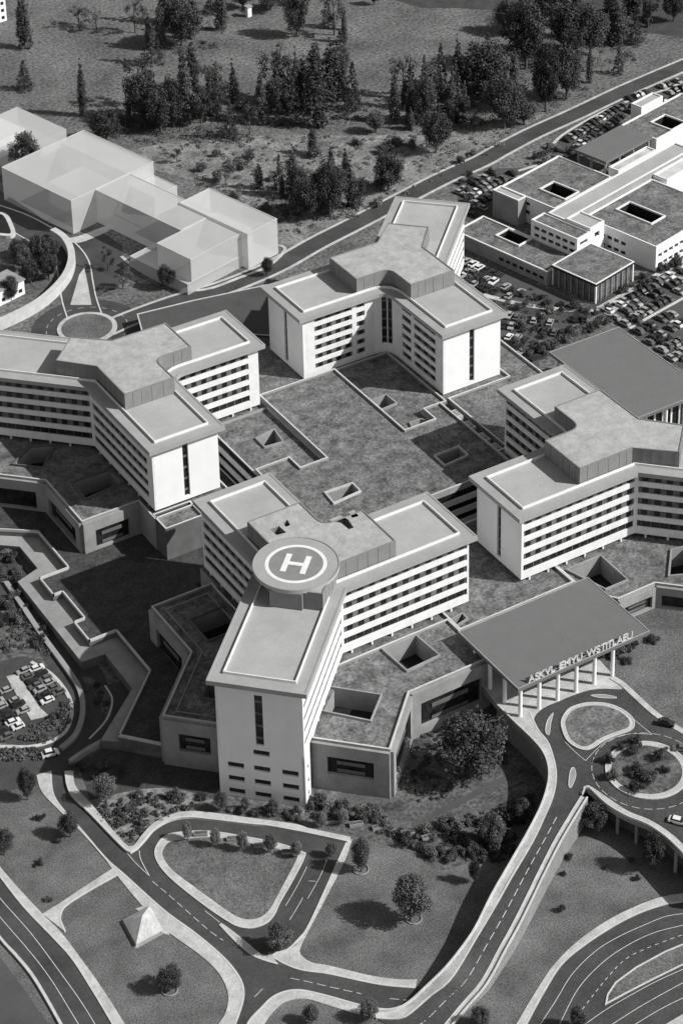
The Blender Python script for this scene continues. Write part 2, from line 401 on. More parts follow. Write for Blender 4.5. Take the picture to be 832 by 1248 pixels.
# retaining wall set back under the deck on the lawn side, with piers
tipw = ats([(716, 968), (745, 992), (790, 1012), (832, 1046), (870, 1088)], ED)
bk = [(x+3.5, y+3.0) for x, y in tipw]
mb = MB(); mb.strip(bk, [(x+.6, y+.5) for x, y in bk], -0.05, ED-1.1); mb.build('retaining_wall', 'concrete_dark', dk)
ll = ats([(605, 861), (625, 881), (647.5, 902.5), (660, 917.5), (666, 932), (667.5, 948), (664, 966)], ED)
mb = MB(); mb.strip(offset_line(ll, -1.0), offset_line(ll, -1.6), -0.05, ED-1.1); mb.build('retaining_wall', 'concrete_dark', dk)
for x, y in ((752, 991), (775, 1003), (800, 1018), (823, 1038)):
    X, Y = at(x, y, ED); mb = MB(); mb.tube([(X+.8, Y+.8, 0), (X+.8, Y+.8, ED-1.05)], [.45, .45], 8); mb.build('pier', 'concrete', dk)
w = resample(smooth(ats([(709, 970), (714, 961), (722, 967), (738, 982), (762, 996.6), (788, 1007), (810, 1022), (832, 1043), (870, 1085)], ED), 4), 40)
mb = MB(); w2 = resample(smooth(ats([(706, 966), (714, 957), (726, 963), (742, 974), (765, 989), (790, 999), (814, 1014), (836, 1034), (876, 1076)], ED), 4), 40)
mb.strip(w, w2, ED, ED+.15); q = struct(mb, 'pavement', 'pavement')
k = MB(); k.strip(w, [tuple(a*.86+b*.14 for a, b in zip(p, r)) for p, r in zip(w, w2)], ED, ED+.8); k.build('parapet', 'kerb', q)
# forecourt paving and road on the deck
fore = MB(); fore.prism([(-24.3, -92)]+ats([(606, 861), (640, 893), (668, 908), (690, 905), (700, 860), (760, 838), (748, 824)], ED)+[(8, -92)], ED-.02, ED+.03, bottom=False)
struct(fore, 'forecourt', 'pavement')
rd = ats([(652, 885), (651, 874), (662, 863), (680, 855), (705, 845), (725, 840), (748, 840), (765, 843), (785, 860), (805, 879), (832, 892), (900, 925), (900, 1060), (868, 1068), (836, 1032), (814, 1012), (790, 998), (765, 988), (742, 973), (726, 962), (714, 956), (709, 966), (706, 974), (690, 975), (670, 975), (677, 955), (677, 940), (674, 925), (666, 905), (657, 895)], ED)
mb = MB(); mb.cap([ccw(smooth(rd, 3, True))], ED+.05); er = struct(mb, 'entrance_road', 'asphalt')
mk = MB()
rc = at(788, 939, ED); RI = 10.3; RD = 13.6
def circ(c, r, n=48, a0=0, a1=2*math.pi): return [(c[0]+r*math.cos(a0+(a1-a0)*i/n), c[1]+r*math.sin(a0+(a1-a0)*i/n)) for i in range(n+1)]
marking(mk, circ(rc, RD), ED+.07, .12, (2, 1), True)
for L_ in ([(771, 876), (794, 895)], [(794, 895), (769, 894), (748, 899), (732, 908), (713, 927)], [(713, 927), (700, 916), (688, 904)]):
    marking(mk, L_, ED+.07, .12)
mk.build('lane_marking', 'paint', er)
mb = MB(); mb.prism(circ(rc, RI, 47)[:-1], ED, ED+.3); ri = struct(mb, 'roundabout_island', 'pavement')
mb = MB(); mb.prism(circ(rc, RI-1.7, 47)[:-1], ED+.2, ED+.42, bottom=False); mb.build('planting_bed', 'bed', ri)
mb = MB(); c_ = circ(rc, RI+.05, 47)[:-1]; mb.ring(c_, inset(c_, .4), ED, ED+.38); mb.build('kerb', 'kerb', ri)
ti = smooth(ats([(682.7, 882), (688.5, 868.5), (697.7, 861.6), (716, 857), (739, 858), (757.8, 865), (770.5, 875.4), (772.8, 884.7), (767, 891.6), (750.8, 897.4), (734.7, 904.3), (723, 912), (712.7, 915), (700, 911), (688.5, 900.8)], ED), 4, True)
mb = MB(); mb.prism(ti, ED, ED+.25); t_ = struct(mb, 'splitter_island', 'pavement')
mb = MB(); mb.prism(inset(ti, 1.3), ED+.2, ED+.34, bottom=False); mb.build('turf', 'roof_turf', t_)
mb = MB(); mb.ring(ccw(ti), inset(ti, .35), ED, ED+.33); mb.build('kerb', 'kerb', t_)
for L_ in ([(664, 893), (666, 879), (674, 869), (671, 882), (669, 896)], [(692, 958), (694, 940), (699, 936), (701.5, 946), (696, 960)], [(719, 848), (735, 847), (750, 850), (748, 852), (728, 851)]):
    mb = MB(); q = ccw(smooth(ats(L_, ED), 3, True)); mb.prism(q, ED, ED+.2); t_ = struct(mb, 'traffic_island', 'concrete')
    mb = MB(); mb.ring(q, inset(q, .2), ED, ED+.26); mb.build('kerb', 'kerb', t_)
lw = [(8.5, -92)]+ats([(748, 824), (760, 832), (770, 841), (801.6, 869.6), (832, 889), (900, 930), (960, 850)], ED)+[(90, -130), (60, -92)]
mb = MB(); mb.prism(lw, ED-.01, ED+.12, bottom=False); struct(mb, 'lawn', 'lawn')
walk_e = smooth(ats([(747, 824), (760, 832), (770, 841), (801.6, 869.6), (832, 889), (900, 930)], ED), 4)
mb = MB(); mb.strip(walk_e, offset_line(walk_e, 1.6), ED, ED+.22); struct(mb, 'pavement', 'pavement')
mb = MB(); mb.cap([ccw(ats([(500, 1005), (530, 988), (600, 952), (625, 940), (634, 944), (606, 958), (535, 994), (506, 1010)]))], 0.02); struct(mb, 'path', 'asphalt_pale')

# ------------------------------------------------------------------ west and north roads
def ribbon(name, px, w, z=0.02, m='asphalt', kerbs=True, wl=None):
    P = resample(smooth(ats(px), 6), max(12, 6*len(px)))
    A, B = offset_line(P, w/2), offset_line(P, -w/2)
    mb = MB()
    for i in range(len(P)-1): mb.face([(*A[i], z), (*A[i+1], z), (*B[i+1], z), (*B[i], z)])
    o = struct(mb, name, m)
    if kerbs:
        for q, s_ in ((A, 1), (B, -1)):
            k = MB(); k.strip(q, offset_line(q, s_*(wl or 0.5)), -.02, .18); k.build('kerb', 'kerb' if not wl else 'pavement', o)
    return o, P
ribbon('west_road', [(-60, 952), (0, 945), (45, 936), (84, 914), (105, 885), (110, 858), (100, 828), (80, 797), (50, 752), (22, 718), (-10, 680)], 12, kerbs=False)
ribbon('service_road', [(120, 905), (142, 880), (150, 852), (140, 832)], 5, 0.045, 'asphalt')
o_, nr = ribbon('ring_road', [(128, 402), (160, 388), (215, 368), (275, 350), (335, 325), (385, 297), (430, 274), (480, 248), (540, 217), (585, 197), (610, 183), (650, 162), (703, 138), (762, 110), (827, 82), (900, 52)], 7.6, 0.04, 'asphalt', True, 1.0)
ribbon('north_road', [(105, 390), (97, 366), (93, 345), (88, 320), (72, 300), (48, 285), (15, 268), (-40, 250)], 11.0, 0.03, 'asphalt')
nrc = (-28.4, 124.6)
mb = MB(); mb.cap([circ(nrc, 18.5)[:-1]], 0.05); rr = struct(mb, 'roundabout', 'asphalt')
mk = MB(); marking(mk, circ(nrc, 13.5), 0.07, .14, (2, 2), True); mk.build('lane_marking', 'paint', rr)
mb = MB(); mb.prism(circ(nrc, 10.0)[:-1], 0, .35); ri = struct(mb, 'roundabout_island', 'pavement')
mb = MB(); mb.prism(circ(nrc, 8.4)[:-1], .3, .5, bottom=False); mb.build('turf', 'lawn', ri)
fh_ = empty('flat_hall', 'low hall with a dark flat roof between the upper left roundabout and farthest tower', 'building')
q = ats([(167, 383), (232, 367), (326, 347), (338, 362), (338, 410), (262, 405), (215, 415), (175, 412)], 4.2)
mb = MB(); mb.prism(inset(q, .8), 0, 3.6); mb.build('wall', 'concrete', fh_)
mb = MB(); mb.prism(q, 3.6, 4.2); ro_ = mb.build('roof', 'asphalt_pale', fh_)
mb = MB(); mb.ring(inset(q, -.03), inset(q, .4), 4.19, 4.4); mb.build('edge_trim', 'kerb', ro_)
mb = MB(); q = ats([(86, 372), (97, 335), (103, 327), (106, 340), (112, 372)]); mb.prism(q, 0, .2); struct(mb, 'traffic_island', 'pavement')
rw = smooth(ats([(-40, 412), (0, 398), (40, 378), (65, 358), (80, 338), (84, 318), (76, 300), (62, 290)]), 5)
mb = MB(); mb.strip(rw, offset_line(rw, 2.4), -.05, 3.4); tag(mb.build('retaining_wall', 'kerb'), 'curved pale retaining wall sweeping round the wooded corner beside the upper left roundabout', 'wall')
mb = MB(); mb.cap([ccw(ats([(0, 232), (40, 258), (86, 292), (120, 280), (150, 300), (150, 345), (120, 362), (95, 330), (60, 290), (0, 262)]))], 0.045); struct(mb, 'forecourt', 'asphalt')

# ------------------------------------------------------------------ hospital towers
RT_, SL = 36.8, 35.6
def spans_full(L, e0=.7, e1=.7): return [(e0, L-e1)]
def pavilion(label, cx, cy, sx, sy, LD, floors, fh, pier=0.7, divider=False, arc=False, special=None, doff=0.0):
    T = lambda P: [(cx+sx*a, cy+sy*b) for a, b in P]
    refl = sx*sy < 0
    root = empty('hospital_tower', label, 'building', 'hospital towers around the courtyard', (cx, cy, 0))
    def bp(mb, name, mats, parent=root):
        o = mb.build(name, mats, parent)
        if parent is root: o.location = (-cx, -cy, 0)
        return o
    def shape(h, L, hd, LDd):
        e = -LDd/math.sqrt(2); k = hd/math.sqrt(2); v = -h+hd*math.sqrt(2); o = doff/math.sqrt(2)
        return [(L, -h), (L, h), (h, h), (h, L), (-h, L), (-h, v+2*o), (e-k-o, e+k+o), (e+k-o, e-k+o), (v-2*o, -h)]
    roof = shape(12, 43.2, 12.6, LD)
    wl = shape(10.5, 41.4, 11.0, LD-1.8)
    zb = SL-floors*fh-1.3
    # edges
    P = wl; tags = ['end', 'in', 'in', 'end', 'out', 'diag', 'dend', 'diag', 'out']
    E = []
    if arc:
        P = fillet(wl, 2, 5.0, 4)
        tags = ['end', 'in']+['arc']*4+['in', 'end', 'out', 'diag', 'dend', 'diag', 'out']
    W = T(P); n = len(W)
    for i in range(n):
        a, b = W[i], W[(i+1) % n]
        E.append((tags[i], b, a) if refl else (tags[i], a, b))
    # dark core behind the windows
    cm = MB(); cm.prism(inset(W, 0.78), zb+.4, SL, 0); bp(cm, 'core', 'dark')
    post_v = None
    ends = {(round(b[0], 3), round(b[1], 3)): (a, b) for _, a, b in E}
    for tg, a, b in E:
        pa, pb = ends[(round(a[0], 3), round(a[1], 3))]
        tr0 = .7 if (pb[0]-pa[0])*(b[1]-a[1])-(pb[1]-pa[1])*(b[0]-a[0]) > .5*math.dist(pa, pb)*math.dist(a, b) else 0.0
        a_, b_ = Vector(a), Vector(b); L = (b_-a_).length; d = (b_-a_)/L; nn = Vector((d.y, -d.x))
        ops = []; bands = []; slots = []
        z0 = zb
        if tg in ('in', 'out', 'diag'):
            e0 = e1 = 0.55
            spans = [(e0, L-e1)]
            if tg in ('in', 'out') and pier > 1:
                # the solid pier stands at the wing's free end
                far = max((a_-Vector((cx, cy))).length, (b_-Vector((cx, cy))).length)
                at_a = (a_-Vector((cx, cy))).length == far
                spans = [(pier, L-e1)] if at_a else [(e0, L-pier)]
                if divider and tg == 'in':
                    s0, s1 = spans[0]
                    if at_a: spans = [(s0, s0+(s1-s0)*.64), (s0+(s1-s0)*.64+1.6, s1-3.0)]
                    else: spans = [(3.0, s1-(s1-3)*.64-1.6), (s1-(s1-3)*.64, s1)]
            for f in range(floors):
                zt = SL-.55-f*fh
                for s0, s1 in spans:
                    wh = fh*.55
                    ops.append((s0, s1, zt-wh, zt)); bands.append((s0, s1, zt-wh, zt, f))
        elif tg == 'end':
            ops.append((L*.5-.9, L*.5+.9, zb+1.2, SL-.8)); slots.append(ops[-1])
        elif tg == 'dend':
            if special == 'front':
                z0 = -0.05
                ops.append((L*.5-1.2, L*.5+.9, 17.5, 33.0)); slots.append(ops[-1])
                for cxx, rows in ((-6.6, (9.2, 4.9, .9)), (.1, (14.2, 9.2, 4.9, .9)), (7.3, (9.2, 4.9, .9))):
                    for zz in rows:
                        ops.append((L*.5+cxx-2.1, L*.5+cxx+2.1, zz, zz+1.7)); slots.append(ops[-1])
            else:
                ops.append((L*.5-.9, L*.5+.9, zb+1.2, SL-.8)); slots.append(ops[-1])
        elif tg == 'arc':
            if abs((a_+b_-2*Vector((cx, cy))).normalized().dot(Vector((sx, sy)).normalized())) > .9965:
                ops.append((L*.12, L-.02, zb+3.5, SL-.6)); slots.append(ops[-1])
        mb = MB(); mb.wall(a, b, z0, SL, .7, ops, 0, 0, tr0); bp(mb, 'end_wall' if tg in ('end', 'dend') else 'facade_wall', 'white_wall' if tg in ('end', 'dend', 'arc') else 'white_band')
        for s0, s1, za, zt, f in bands:
            mb = MB(); p0 = a_-nn*.36
            def quad(u0, u1, w0, w1, dep, m):
                A_, B_ = p0+d*u0+nn*dep, p0+d*u1+nn*dep
                mb.face([(A_.x, A_.y, w0), (B_.x, B_.y, w0), (B_.x, B_.y, w1), (A_.x, A_.y, w1)], m)
            if f == floors-1 and fh > 3.5:
                quad(s0, s1, za, zt, 0, 1)
                s = s0+1
                while s < s1: quad(s, s+.18, za, zt, .03, 0); s += 2.6
            else:
                quad(s0, s1, za, zt, 0, 0)
                nw = max(1, round((s1-s0)/3.5)); st = (s1-s0)/nw
                for j in range(nw):
                    jj = random.uniform(-.15, .15)
                    quad(s0+j*st+st*.30+jj, s0+j*st+st*.80+jj, za+.05, zt-.05, .03, 1)
            bp(mb, 'window_band', ['panel', 'glass'])
        for s0, s1, za, zt in slots:
            mb = MB(); p0 = a_-nn*.55
            A_, B_ = p0+d*s0, p0+d*s1
            mb.face([(A_.x, A_.y, za), (B_.x, B_.y, za), (B_.x, B_.y, zt), (A_.x, A_.y, zt)], 0)
            zz = za+1.6
            while zt-za > 5 and zz < zt:
                A2, B2_ = A_+nn*.06, B_+nn*.06
                mb.face([(A2.x, A2.y, zz), (B2_.x, B2_.y, zz), (B2_.x, B2_.y, zz+.75), (A2.x, A2.y, zz+.75)], 1); zz += fh
            bp(mb, 'stair_window' if zt-za > 5 else 'window', ['glass', 'panel'])
        if tg in ('in', 'out', 'diag'):
            k = 3.0
            while k < L-2:
                c = a_+d*k-nn*.4
                if post_v is None:
                    pm = MB(); pm.box((0, 0, 0), (.5, .5, 2.2)); o = bp(pm, 'support_post', 'white_band'); post_v = o.data
                else: o = link('support_post', post_v, root)
                o.location = (c.x-cx, c.y-cy, zb-.6)
                k += 6.2
    if special == 'front':
        # the end block of the front wing runs down to the garden
        e = -(LD-1.8)/math.sqrt(2); k = 11/math.sqrt(2); o = doff/math.sqrt(2); D1, D2 = (e-k-o, e+k+o), (e+k-o, e-k+o); bb = 5.5/math.sqrt(2)
        q = T([D2, (D2[0]+bb, D2[1]+bb), (D1[0]+bb, D1[1]+bb), D1])
        mb = MB(); mb.prism(inset(q, .72), 0, zb+.4); bp(mb, 'base_core', 'dark')
        for a, b in ((q[0], q[1]), (q[2], q[3]), (q[1], q[2])):
            L = math.dist(a, b)
            mb = MB(); mb.wall(a, b, -.05, zb, .7, [(L*.3, L*.7, zz, zz+1.7) for zz in (9.2, 4.9, .9)] if L < 10 else []); bp(mb, 'facade_wall', 'white_wall')
            if L < 10:
                A_, B_ = Vector(a), Vector(b); d = (B_-A_)/L; nn = Vector((d.y, -d.x))
                for zz in (9.2, 4.9, .9):
                    mb = MB(); p0 = A_-nn*.55; u, v_ = p0+d*L*.3, p0+d*L*.7
                    mb.face([(u.x, u.y, zz), (v_.x, v_.y, zz), (v_.x, v_.y, zz+1.7), (u.x, u.y, zz+1.7)]); bp(mb, 'window', 'glass')
    # roof slab, deck, parapet
    rp = T(fillet(roof, 2, 4.0, 5))
    mb = MB(); mb.prism(rp, SL, RT_, 0, 1)
    r_ = inset(rp, .5); mb.ring(ccw(rp), r_, RT_-.01, RT_+.12, 1)
    ro = bp(mb, 'roof', ['roof_edge', 'roof_edge'])
    q = inset(rp, 3.4)
    mb = MB(); mb.ring(q, inset(rp, 3.7), RT_-.02, RT_+.75); bp(mb, 'parapet', 'white_trim')
    mb = MB(); mb.cap([inset(rp, 3.6)], RT_+.02); bp(mb, 'roof_deck', 'roof_grey')
    # roof-top plant storey
    hub = [(20.4, 8.3), (8.3, 8.3), (8.3, 20.4), (-7.8, 20.4), (-7.8, 2.6), (-16.4, -6.9), (-6.9, -16.4), (2.6, -7.8), (20.4, -7.8)]
    hub = T(fillet(hub, 1, 3.5, 5))
    holes = []
    if special == 'front':
        holes = [(ats(h, 42), 38.6) for h in ([(329, 645), (340, 641), (349, 649), (337, 652)], [(345, 637), (350, 633), (354, 640), (348, 642)], [(399, 634), (414, 628), (424, 633), (431, 643), (425, 645), (415, 637)], [(424, 624), (431, 621), (437, 629), (429, 631)])]
    hq = ccw(hub); nh = len(hq)
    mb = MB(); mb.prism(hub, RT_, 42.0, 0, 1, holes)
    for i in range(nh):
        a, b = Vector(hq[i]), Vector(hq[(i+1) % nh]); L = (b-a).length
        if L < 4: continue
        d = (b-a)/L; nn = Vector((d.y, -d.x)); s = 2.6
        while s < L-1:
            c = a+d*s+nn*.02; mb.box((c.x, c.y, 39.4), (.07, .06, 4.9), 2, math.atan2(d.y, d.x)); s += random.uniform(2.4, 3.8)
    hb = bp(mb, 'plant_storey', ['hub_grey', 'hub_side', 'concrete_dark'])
    mb = MB(); mb.ring(hq, inset(hq, .35), 41.98, 42.22); mb.build('coping', 'hub_side', hb)
    if special == 'front':
        hc = (-62.9, -72.4)
        mb = MB(); mb.prism(circ(hc, 8.2, 32)[:-1], 37.0, 41.9); bp(mb, 'helipad_base', 'hub_side')
        mb = MB()
        e = [(hc[0]+a, hc[1]+b) for a, b in ((-10.5, -4.5), (-4.5, -10.5), (3, -3), (-3, 3))]
        mb.prism(e, 37.0, 41.85); bp(mb, 'helipad_base', 'hub_side')
        mb = MB(); mb.prism(circ(hc, 11.1, 64)[:-1], 41.9, 42.9, 0, 1); hp = bp(mb, 'helipad', ['roof_edge', 'roof_grey'])
        mb = MB(); mb.prism(circ(hc, 7.1, 64)[:-1], 42.88, 42.905, bottom=False); mb.build('painted_disc', 'hub_side', hp)
        mb = MB(); mb.ring(circ(hc, 7.95, 64)[:-1], circ(hc, 7.0, 64)[:-1], 42.89, 42.93); mb.build('painted_ring', 'white_trim', hp)
        c, s = math.cos(R(-45)), math.sin(R(-45))
        hx = lambda u, v_: (hc[0]+u*c-v_*s, hc[1]+u*s+v_*c)
        H = [(-3.3, -3.7), (-1.85, -3.7), (-1.85, -.65), (1.85, -.65), (1.85, -3.7), (3.3, -3.7), (3.3, 3.7), (1.85, 3.7), (1.85, .65), (-1.85, .65), (-1.85, 3.7), (-3.3, 3.7)]
        mb = MB(); mb.prism([hx(*p) for p in H], 42.9, 42.94, bottom=False); mb.build('letter_h', 'white_trim', hp)
        mb = MB(); q = circ(hc, 11.1, 64)[:-1]; mb.ring(q, circ(hc, 10.9, 64)[:-1], 42.9, 43.05); mb.build('rim', 'concrete', hp)
    return root
pavilion('white striped hospital tower carrying the round helipad marked H', -56.2, -69.5, 1, 1, 48.2, 5, 3.75, .7, special='front', doff=2.2)
pavilion('white striped hospital tower farthest from the viewer, with curved inner corner', 46.3, 49.4, -1, -1, 44, 6, 3.3, 4.2, True, True, doff=2.2)
pavilion('white striped hospital tower behind the large sign canopy, right of the courtyard', 43.5, -69.7, -1, 1, 49, 5, 3.75, .7, doff=1.5)
pavilion('white striped hospital tower left of the courtyard, nearest the upper left roundabout', -55.6, 43.3, 1, -1, 49, 5, 3.75, 3.4, doff=-1.5)

# ------------------------------------------------------------------ podium
PZ = 14.3
pod = empty('hospital_podium', 'low turf roofed podium linking the four striped hospital towers round the courtyard', 'building')
def podium(name, poly, z1=PZ, z0=-.05, holes=(), frames=True, openings=None, kerb=True, wallmat='concrete', turf='roof_turf', kin=2.6, frame_h=.7, fm='concrete'):
    P = ccw(poly)
    HO = [ccw(h) for h in holes]
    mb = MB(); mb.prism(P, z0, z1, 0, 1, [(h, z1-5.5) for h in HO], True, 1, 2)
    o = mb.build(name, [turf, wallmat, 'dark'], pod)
    if openings:
        n = len(P)
        for i in range(n):
            if i not in openings: continue
            a, b = Vector(P[i]), Vector(P[(i+1) % n]); L = (b-a).length; d = (b-a)/L; nn = Vector((d.y, -d.x))
            mg, za, zt = openings[i]
            mb = MB(); mb.wall(P[i], P[(i+1) % n], z0, z1, .9, [(mg, L-mg, za, zt)], 0, .9)
            wpart = mb.build('outer_wall', wallmat, o)
            mb = MB(); q0, q1 = a+d*mg+nn*.02, b-d*mg+nn*.02
            mb.face([(q0.x, q0.y, za), (q1.x, q1.y, za), (q1.x, q1.y, zt), (q0.x, q0.y, zt)], 0)
            q0, q1 = q0+nn*.3, q1+nn*.3
            for w0, w1 in ((za+.5, za+1.6), (za+(zt-za)*.55, za+(zt-za)*.75)):
                u0 = q0+d*(L-2*mg)*.2; u1 = q1-d*(L-2*mg)*.2
                mb.face([(u0.x, u0.y, w0), (u1.x, u1.y, w0), (u1.x, u1.y, w1), (u0.x, u0.y, w1)], 1)
            mb.build('window', ['glass', 'concrete_dark'], o)
    if kerb:
        mb = MB(); mb.ring(inset(P, -.02), inset(P, .38), z1-.02, z1+.7); pp = mb.build('parapet', wallmat, o)
        mb = MB(); mb.ring(inset(P, -.06), inset(P, .42), z1+.7, z1+.8); mb.build('coping', 'kerb', o)
        if kin:
            mb = MB(); mb.ring(inset(P, kin), inset(P, kin+.3), z1-.02, z1+.35); mb.build('roof_kerb', 'concrete', o)
    if frames:
        for h in HO:
            mb = MB(); mb.ring(inset(h, -.4), h, z1-.02, z1+frame_h); mb.build('skylight_frame', fm, o)
    return o
# front block under the helipad tower
FX, FY = -56.2, -69.5
fl = lambda L_: [(FX+a, FY+b) for a, b in L_]
front_a = fl([(33, -32), (33, -13), (-4, -13), (-21, -33.2), (-7, -47.3), (8.5, -32)])
# find long outer edges for openings after orientation
def ops_for(poly, specs):
    P = ccw(poly); out = {}
    for i in range(len(P)):
        m_ = ((P[i][0]+P[(i+1) % len(P)][0])/2, (P[i][1]+P[(i+1) % len(P)][1])/2)
        for c, v in specs:
            if math.dist(m_, c) < 2.5: out[i] = v
    return out
fl_holes = [[(-63.7, -88.5), (-54.3, -98.3), (-61.5, -104.9), (-70.5, -94.1)], [(-44.0, -83.6), (-34.0, -83.6), (-33.3, -93.3), (-43.3, -93.8)]]
podium('front_block', front_a, holes=fl_holes, kin=0,
       openings=ops_for(front_a, [(fl([(20.7, -32)])[0], (3.0, 3.0, 10.5)), (fl([(.7, -39.6)])[0], (2.5, 2.5, 11.5)), (fl([(-14, -40.2)])[0], (4.0, 5.2, 10.6))]))
front_b = fl([(-12, 34.5), (-30.4, 34.5), (-30.4, 12.2), (-48.2, -5.7), (-36.4, -17.6), (-12, 8)])
podium('front_block', front_b, holes=[[(-80.5, -45.4), (-69.5, -45.4), (-69.5, -55.5), (-80.5, -55.5)], [(-92.5, -74.5), (-88.5, -70.5), (-83, -76), (-87, -80)]], fm='concrete_dark',
       openings=ops_for(front_b, [(fl([(-30.4, 23.3)])[0], (4.0, 3.0, 10.5)), (fl([(-39.3, 3.2)])[0], (3.0, 3.0, 10.5)), (fl([(-42.3, -11.6)])[0], (4.2, 5.2, 10.6))]))
podium('tower_base', fl([(-11, 43), (11, 43), (11, 11), (33, 11), (33, -12), (3, -12), (-20.5, -32), (-34.5, -17.5), (-11, 4)]), z1=PZ-.05, kerb=False)
# courtyard roof, raised
court = [(-12.7, 36), (14.2, 36), (14.2, -4), (24.8, -4), (24.8, 2.5), (31, 2.5), (31, -36), (-12.8, -36), (-12.8, -57), (-44, -57), (-44, -23), (-33, -23), (-33, 2.8), (-21.5, 2.8), (-21.5, -3.5), (-12.7, -3.5)]
def sq(*px): return ats(px, PZ+1.6)
podium('courtyard_roof', court, z1=PZ+1.6, fm='kerb', holes=[sq((397, 602), (429, 591), (438, 600), (407, 614)), sq((530, 557), (558, 546.5), (569, 556), (542, 568))], kin=0)
podium('roof_terrace', [(-33, 2.8), (-21.6, 2.8), (-21.6, -3.4), (-12.8, -3.4), (-12.8, 31), (-33, 31)], holes=[ats([(313, 536), (334, 525.5), (344, 540), (323, 546)], PZ)], kin=0)
podium('roof_terrace', [(14.3, 37.5), (34.3, 37.5), (34.3, 4), (31, 4), (31, 2.6), (24.7, 2.6), (24.7, -3.9), (14.3, -3.9)], holes=[ats([(453, 490), (470, 483), (482, 493), (465, 500)], PZ), ats([(500, 517), (512, 513), (522, 515), (516, 526), (506, 528)], PZ)], kin=0)
podium('roof_terrace', [(-13, 31), (-13, 62), (4, 62), (4, 38), (14.1, 38), (14.1, 36.1), (-12.8, 36.1), (-12.8, 31)], kin=0, kerb=False)
podium('tower_base', [(3, 38), (34, 38), (34, 4), (58, 4), (58, 40), (90, 80), (75, 98), (40, 62), (3, 62)], z1=PZ-.05, kerb=False)
podium('roof_terrace', [(35.5, 5), (58, 5), (58, 28), (68, 28), (68, -30), (56, -30), (56, -26), (35.5, -26)], kin=0)
podium('roof_terrace', [(-23.0, -88), (14, -88), (14, -50), (-12.8, -50), (-12.8, -57.2), (-23, -57.2)], kin=0, z0=ED-.5, holes=[ats([(549, 758), (563, 750), (568, 756), (555, 764)], PZ)])
cpod = [(14.1, -58), (14.1, -92), (19.5, -100.3), (32, -100.3), (82, -150), (114, -116), (75.5, -78), (75.5, -26), (31.5, -26), (31.5, -58)]
podium('right_block', cpod, z0=ED-.5, holes=[[(15.9, -82.6), (27.0, -82.6), (26.6, -94.8), (19.5, -94.8)], ats([(818, 672), (836, 668), (850, 700), (815, 703)], PZ)], kin=0,
       openings=ops_for(cpod, [((25.7, -100.3), (1.5, 8.0, 11.8)), ((57, -125.1), (2.0, 8.0, 11.8))]))
dpod = [(-55.6+a, 43.3-b) for a, b in [(-29.9, 33.8), (-12, 33.8), (-12, 44), (12.5, 44), (12.5, 12.5), (44, 12.5), (44, -14), (12, -30), (-35, -75), (-75, -35), (-29.9, 10)]]
podium('left_block', dpod, z0=4.0, holes=[ats([(38, 546), (67, 544), (52, 571), (17, 567)], PZ), ats([(89, 589), (134, 574), (150, 589), (105, 609)], PZ)], kin=0, fm='concrete_dark',
       openings=ops_for(dpod, [((-76.5, 9.5), (3.6, 5.0, 11.0)), ((-85.5, 21.4), (3.0, 5.0, 11.0)), ((-108, 55.8), (3.0, 5.0, 11.0))]))
podium('left_block', [(-67.3, 1.5), (-55.2, 1.5), (-55.2, -6.6), (-67.3, -6.6)], z0=4.0, kin=0, wallmat='concrete_dark', holes=[])
# entrance lobby glazing under the canopy
mb = MB(); mb.wall((-22.8, -88.6), (13.9, -88.6), ED, PZ, .4, [(1+k*3.6, 4.1+k*3.6, ED+.3, PZ-1.2) for k in range(10)], 0, .2); mb.build('lobby_wall', 'concrete', pod)
mb = MB(); mb.face([(-22.8, -88.5, ED), (13.9, -88.5, ED), (13.9, -88.5, PZ), (-22.8, -88.5, PZ)]); mb.build('lobby_glass', 'glass', pod)
# banded end faces of the courtyard building
for a, b in (((-12.6, -36.1), (30.9, -36.1)), ((-33.1, 30.9), (-33.1, -22.9))):
    for k in range(3):
        mb = MB(); z = 2.6+k*4.0
        mb.wall(a, b, z, z+2.0, .3, [], 0, .3); mb.build('spandrel', 'white_band', pod)
        mb = MB(); mb.wall(a, b, z+2.0, z+4.0, .2, [], 0, .05); mb.build('window_band', 'glass', pod)
for i, (x, y, dx) in enumerate(((33.2, -3, 2.2), (33.0, -10, 2.4), (33.2, -17.5, 2.0), (33.2, -24, 2.2))):
    mb = MB(); mb.box((x, y, PZ-.3), (dx, 4.2, 1.5)); u = mb.build('duct_unit', 'metal', pod)
    mb = MB(); mb.box((x, y, PZ+.6), (dx*.6, 2.4, .5)); mb.build('hood', 'concrete', u)
mb = MB(); mb.prism([(31, 4), (35.5, 4), (35.5, -27), (31, -27)], 8, PZ-1.2); mb.build('service_channel', 'concrete_dark', pod)

# ------------------------------------------------------------------ west lawn terrace
LZ = 4.3
wl_pts = [(-125, 52), (-101.5, 31.9), (-92.7, 25), (-92.7, 5.2), (-101.6, 5.2), (-101.6, -4), (-98.8, -4), (-98.8, -17.5), (-102, -17.5), (-102, -27.2), (-93.9, -27.2), (-93.9, -46.8), (-112.3, -65), (-104, -74.5), (-84, -72), (-84, -34), (-66, -34), (-66, -20), (-45, -20), (-32, -20), (-32, 30), (-60, 14), (-100, 80)]
mb = MB(); mb.prism(wl_pts, -.05, LZ, 0, 1); tr = tag(mb.build('lawn_terrace', ['turf_shade_painted', 'concrete_dark']), 'dark walled lawn terrace with a stepped parapet left of the helipad tower', 'terrace')  # top colour already carries the shade lying on this lawn
edge = wl_pts[:14]
mb = MB(); e2 = offset_line(edge, -.5)
for i in range(13):
    a, b = Vector(edge[i]), Vector(edge[i+1]); mb.wall(tuple(a), tuple(b), LZ, LZ+.8, .4, [], 0, 0)
mb.build('parapet', 'kerb', tr)
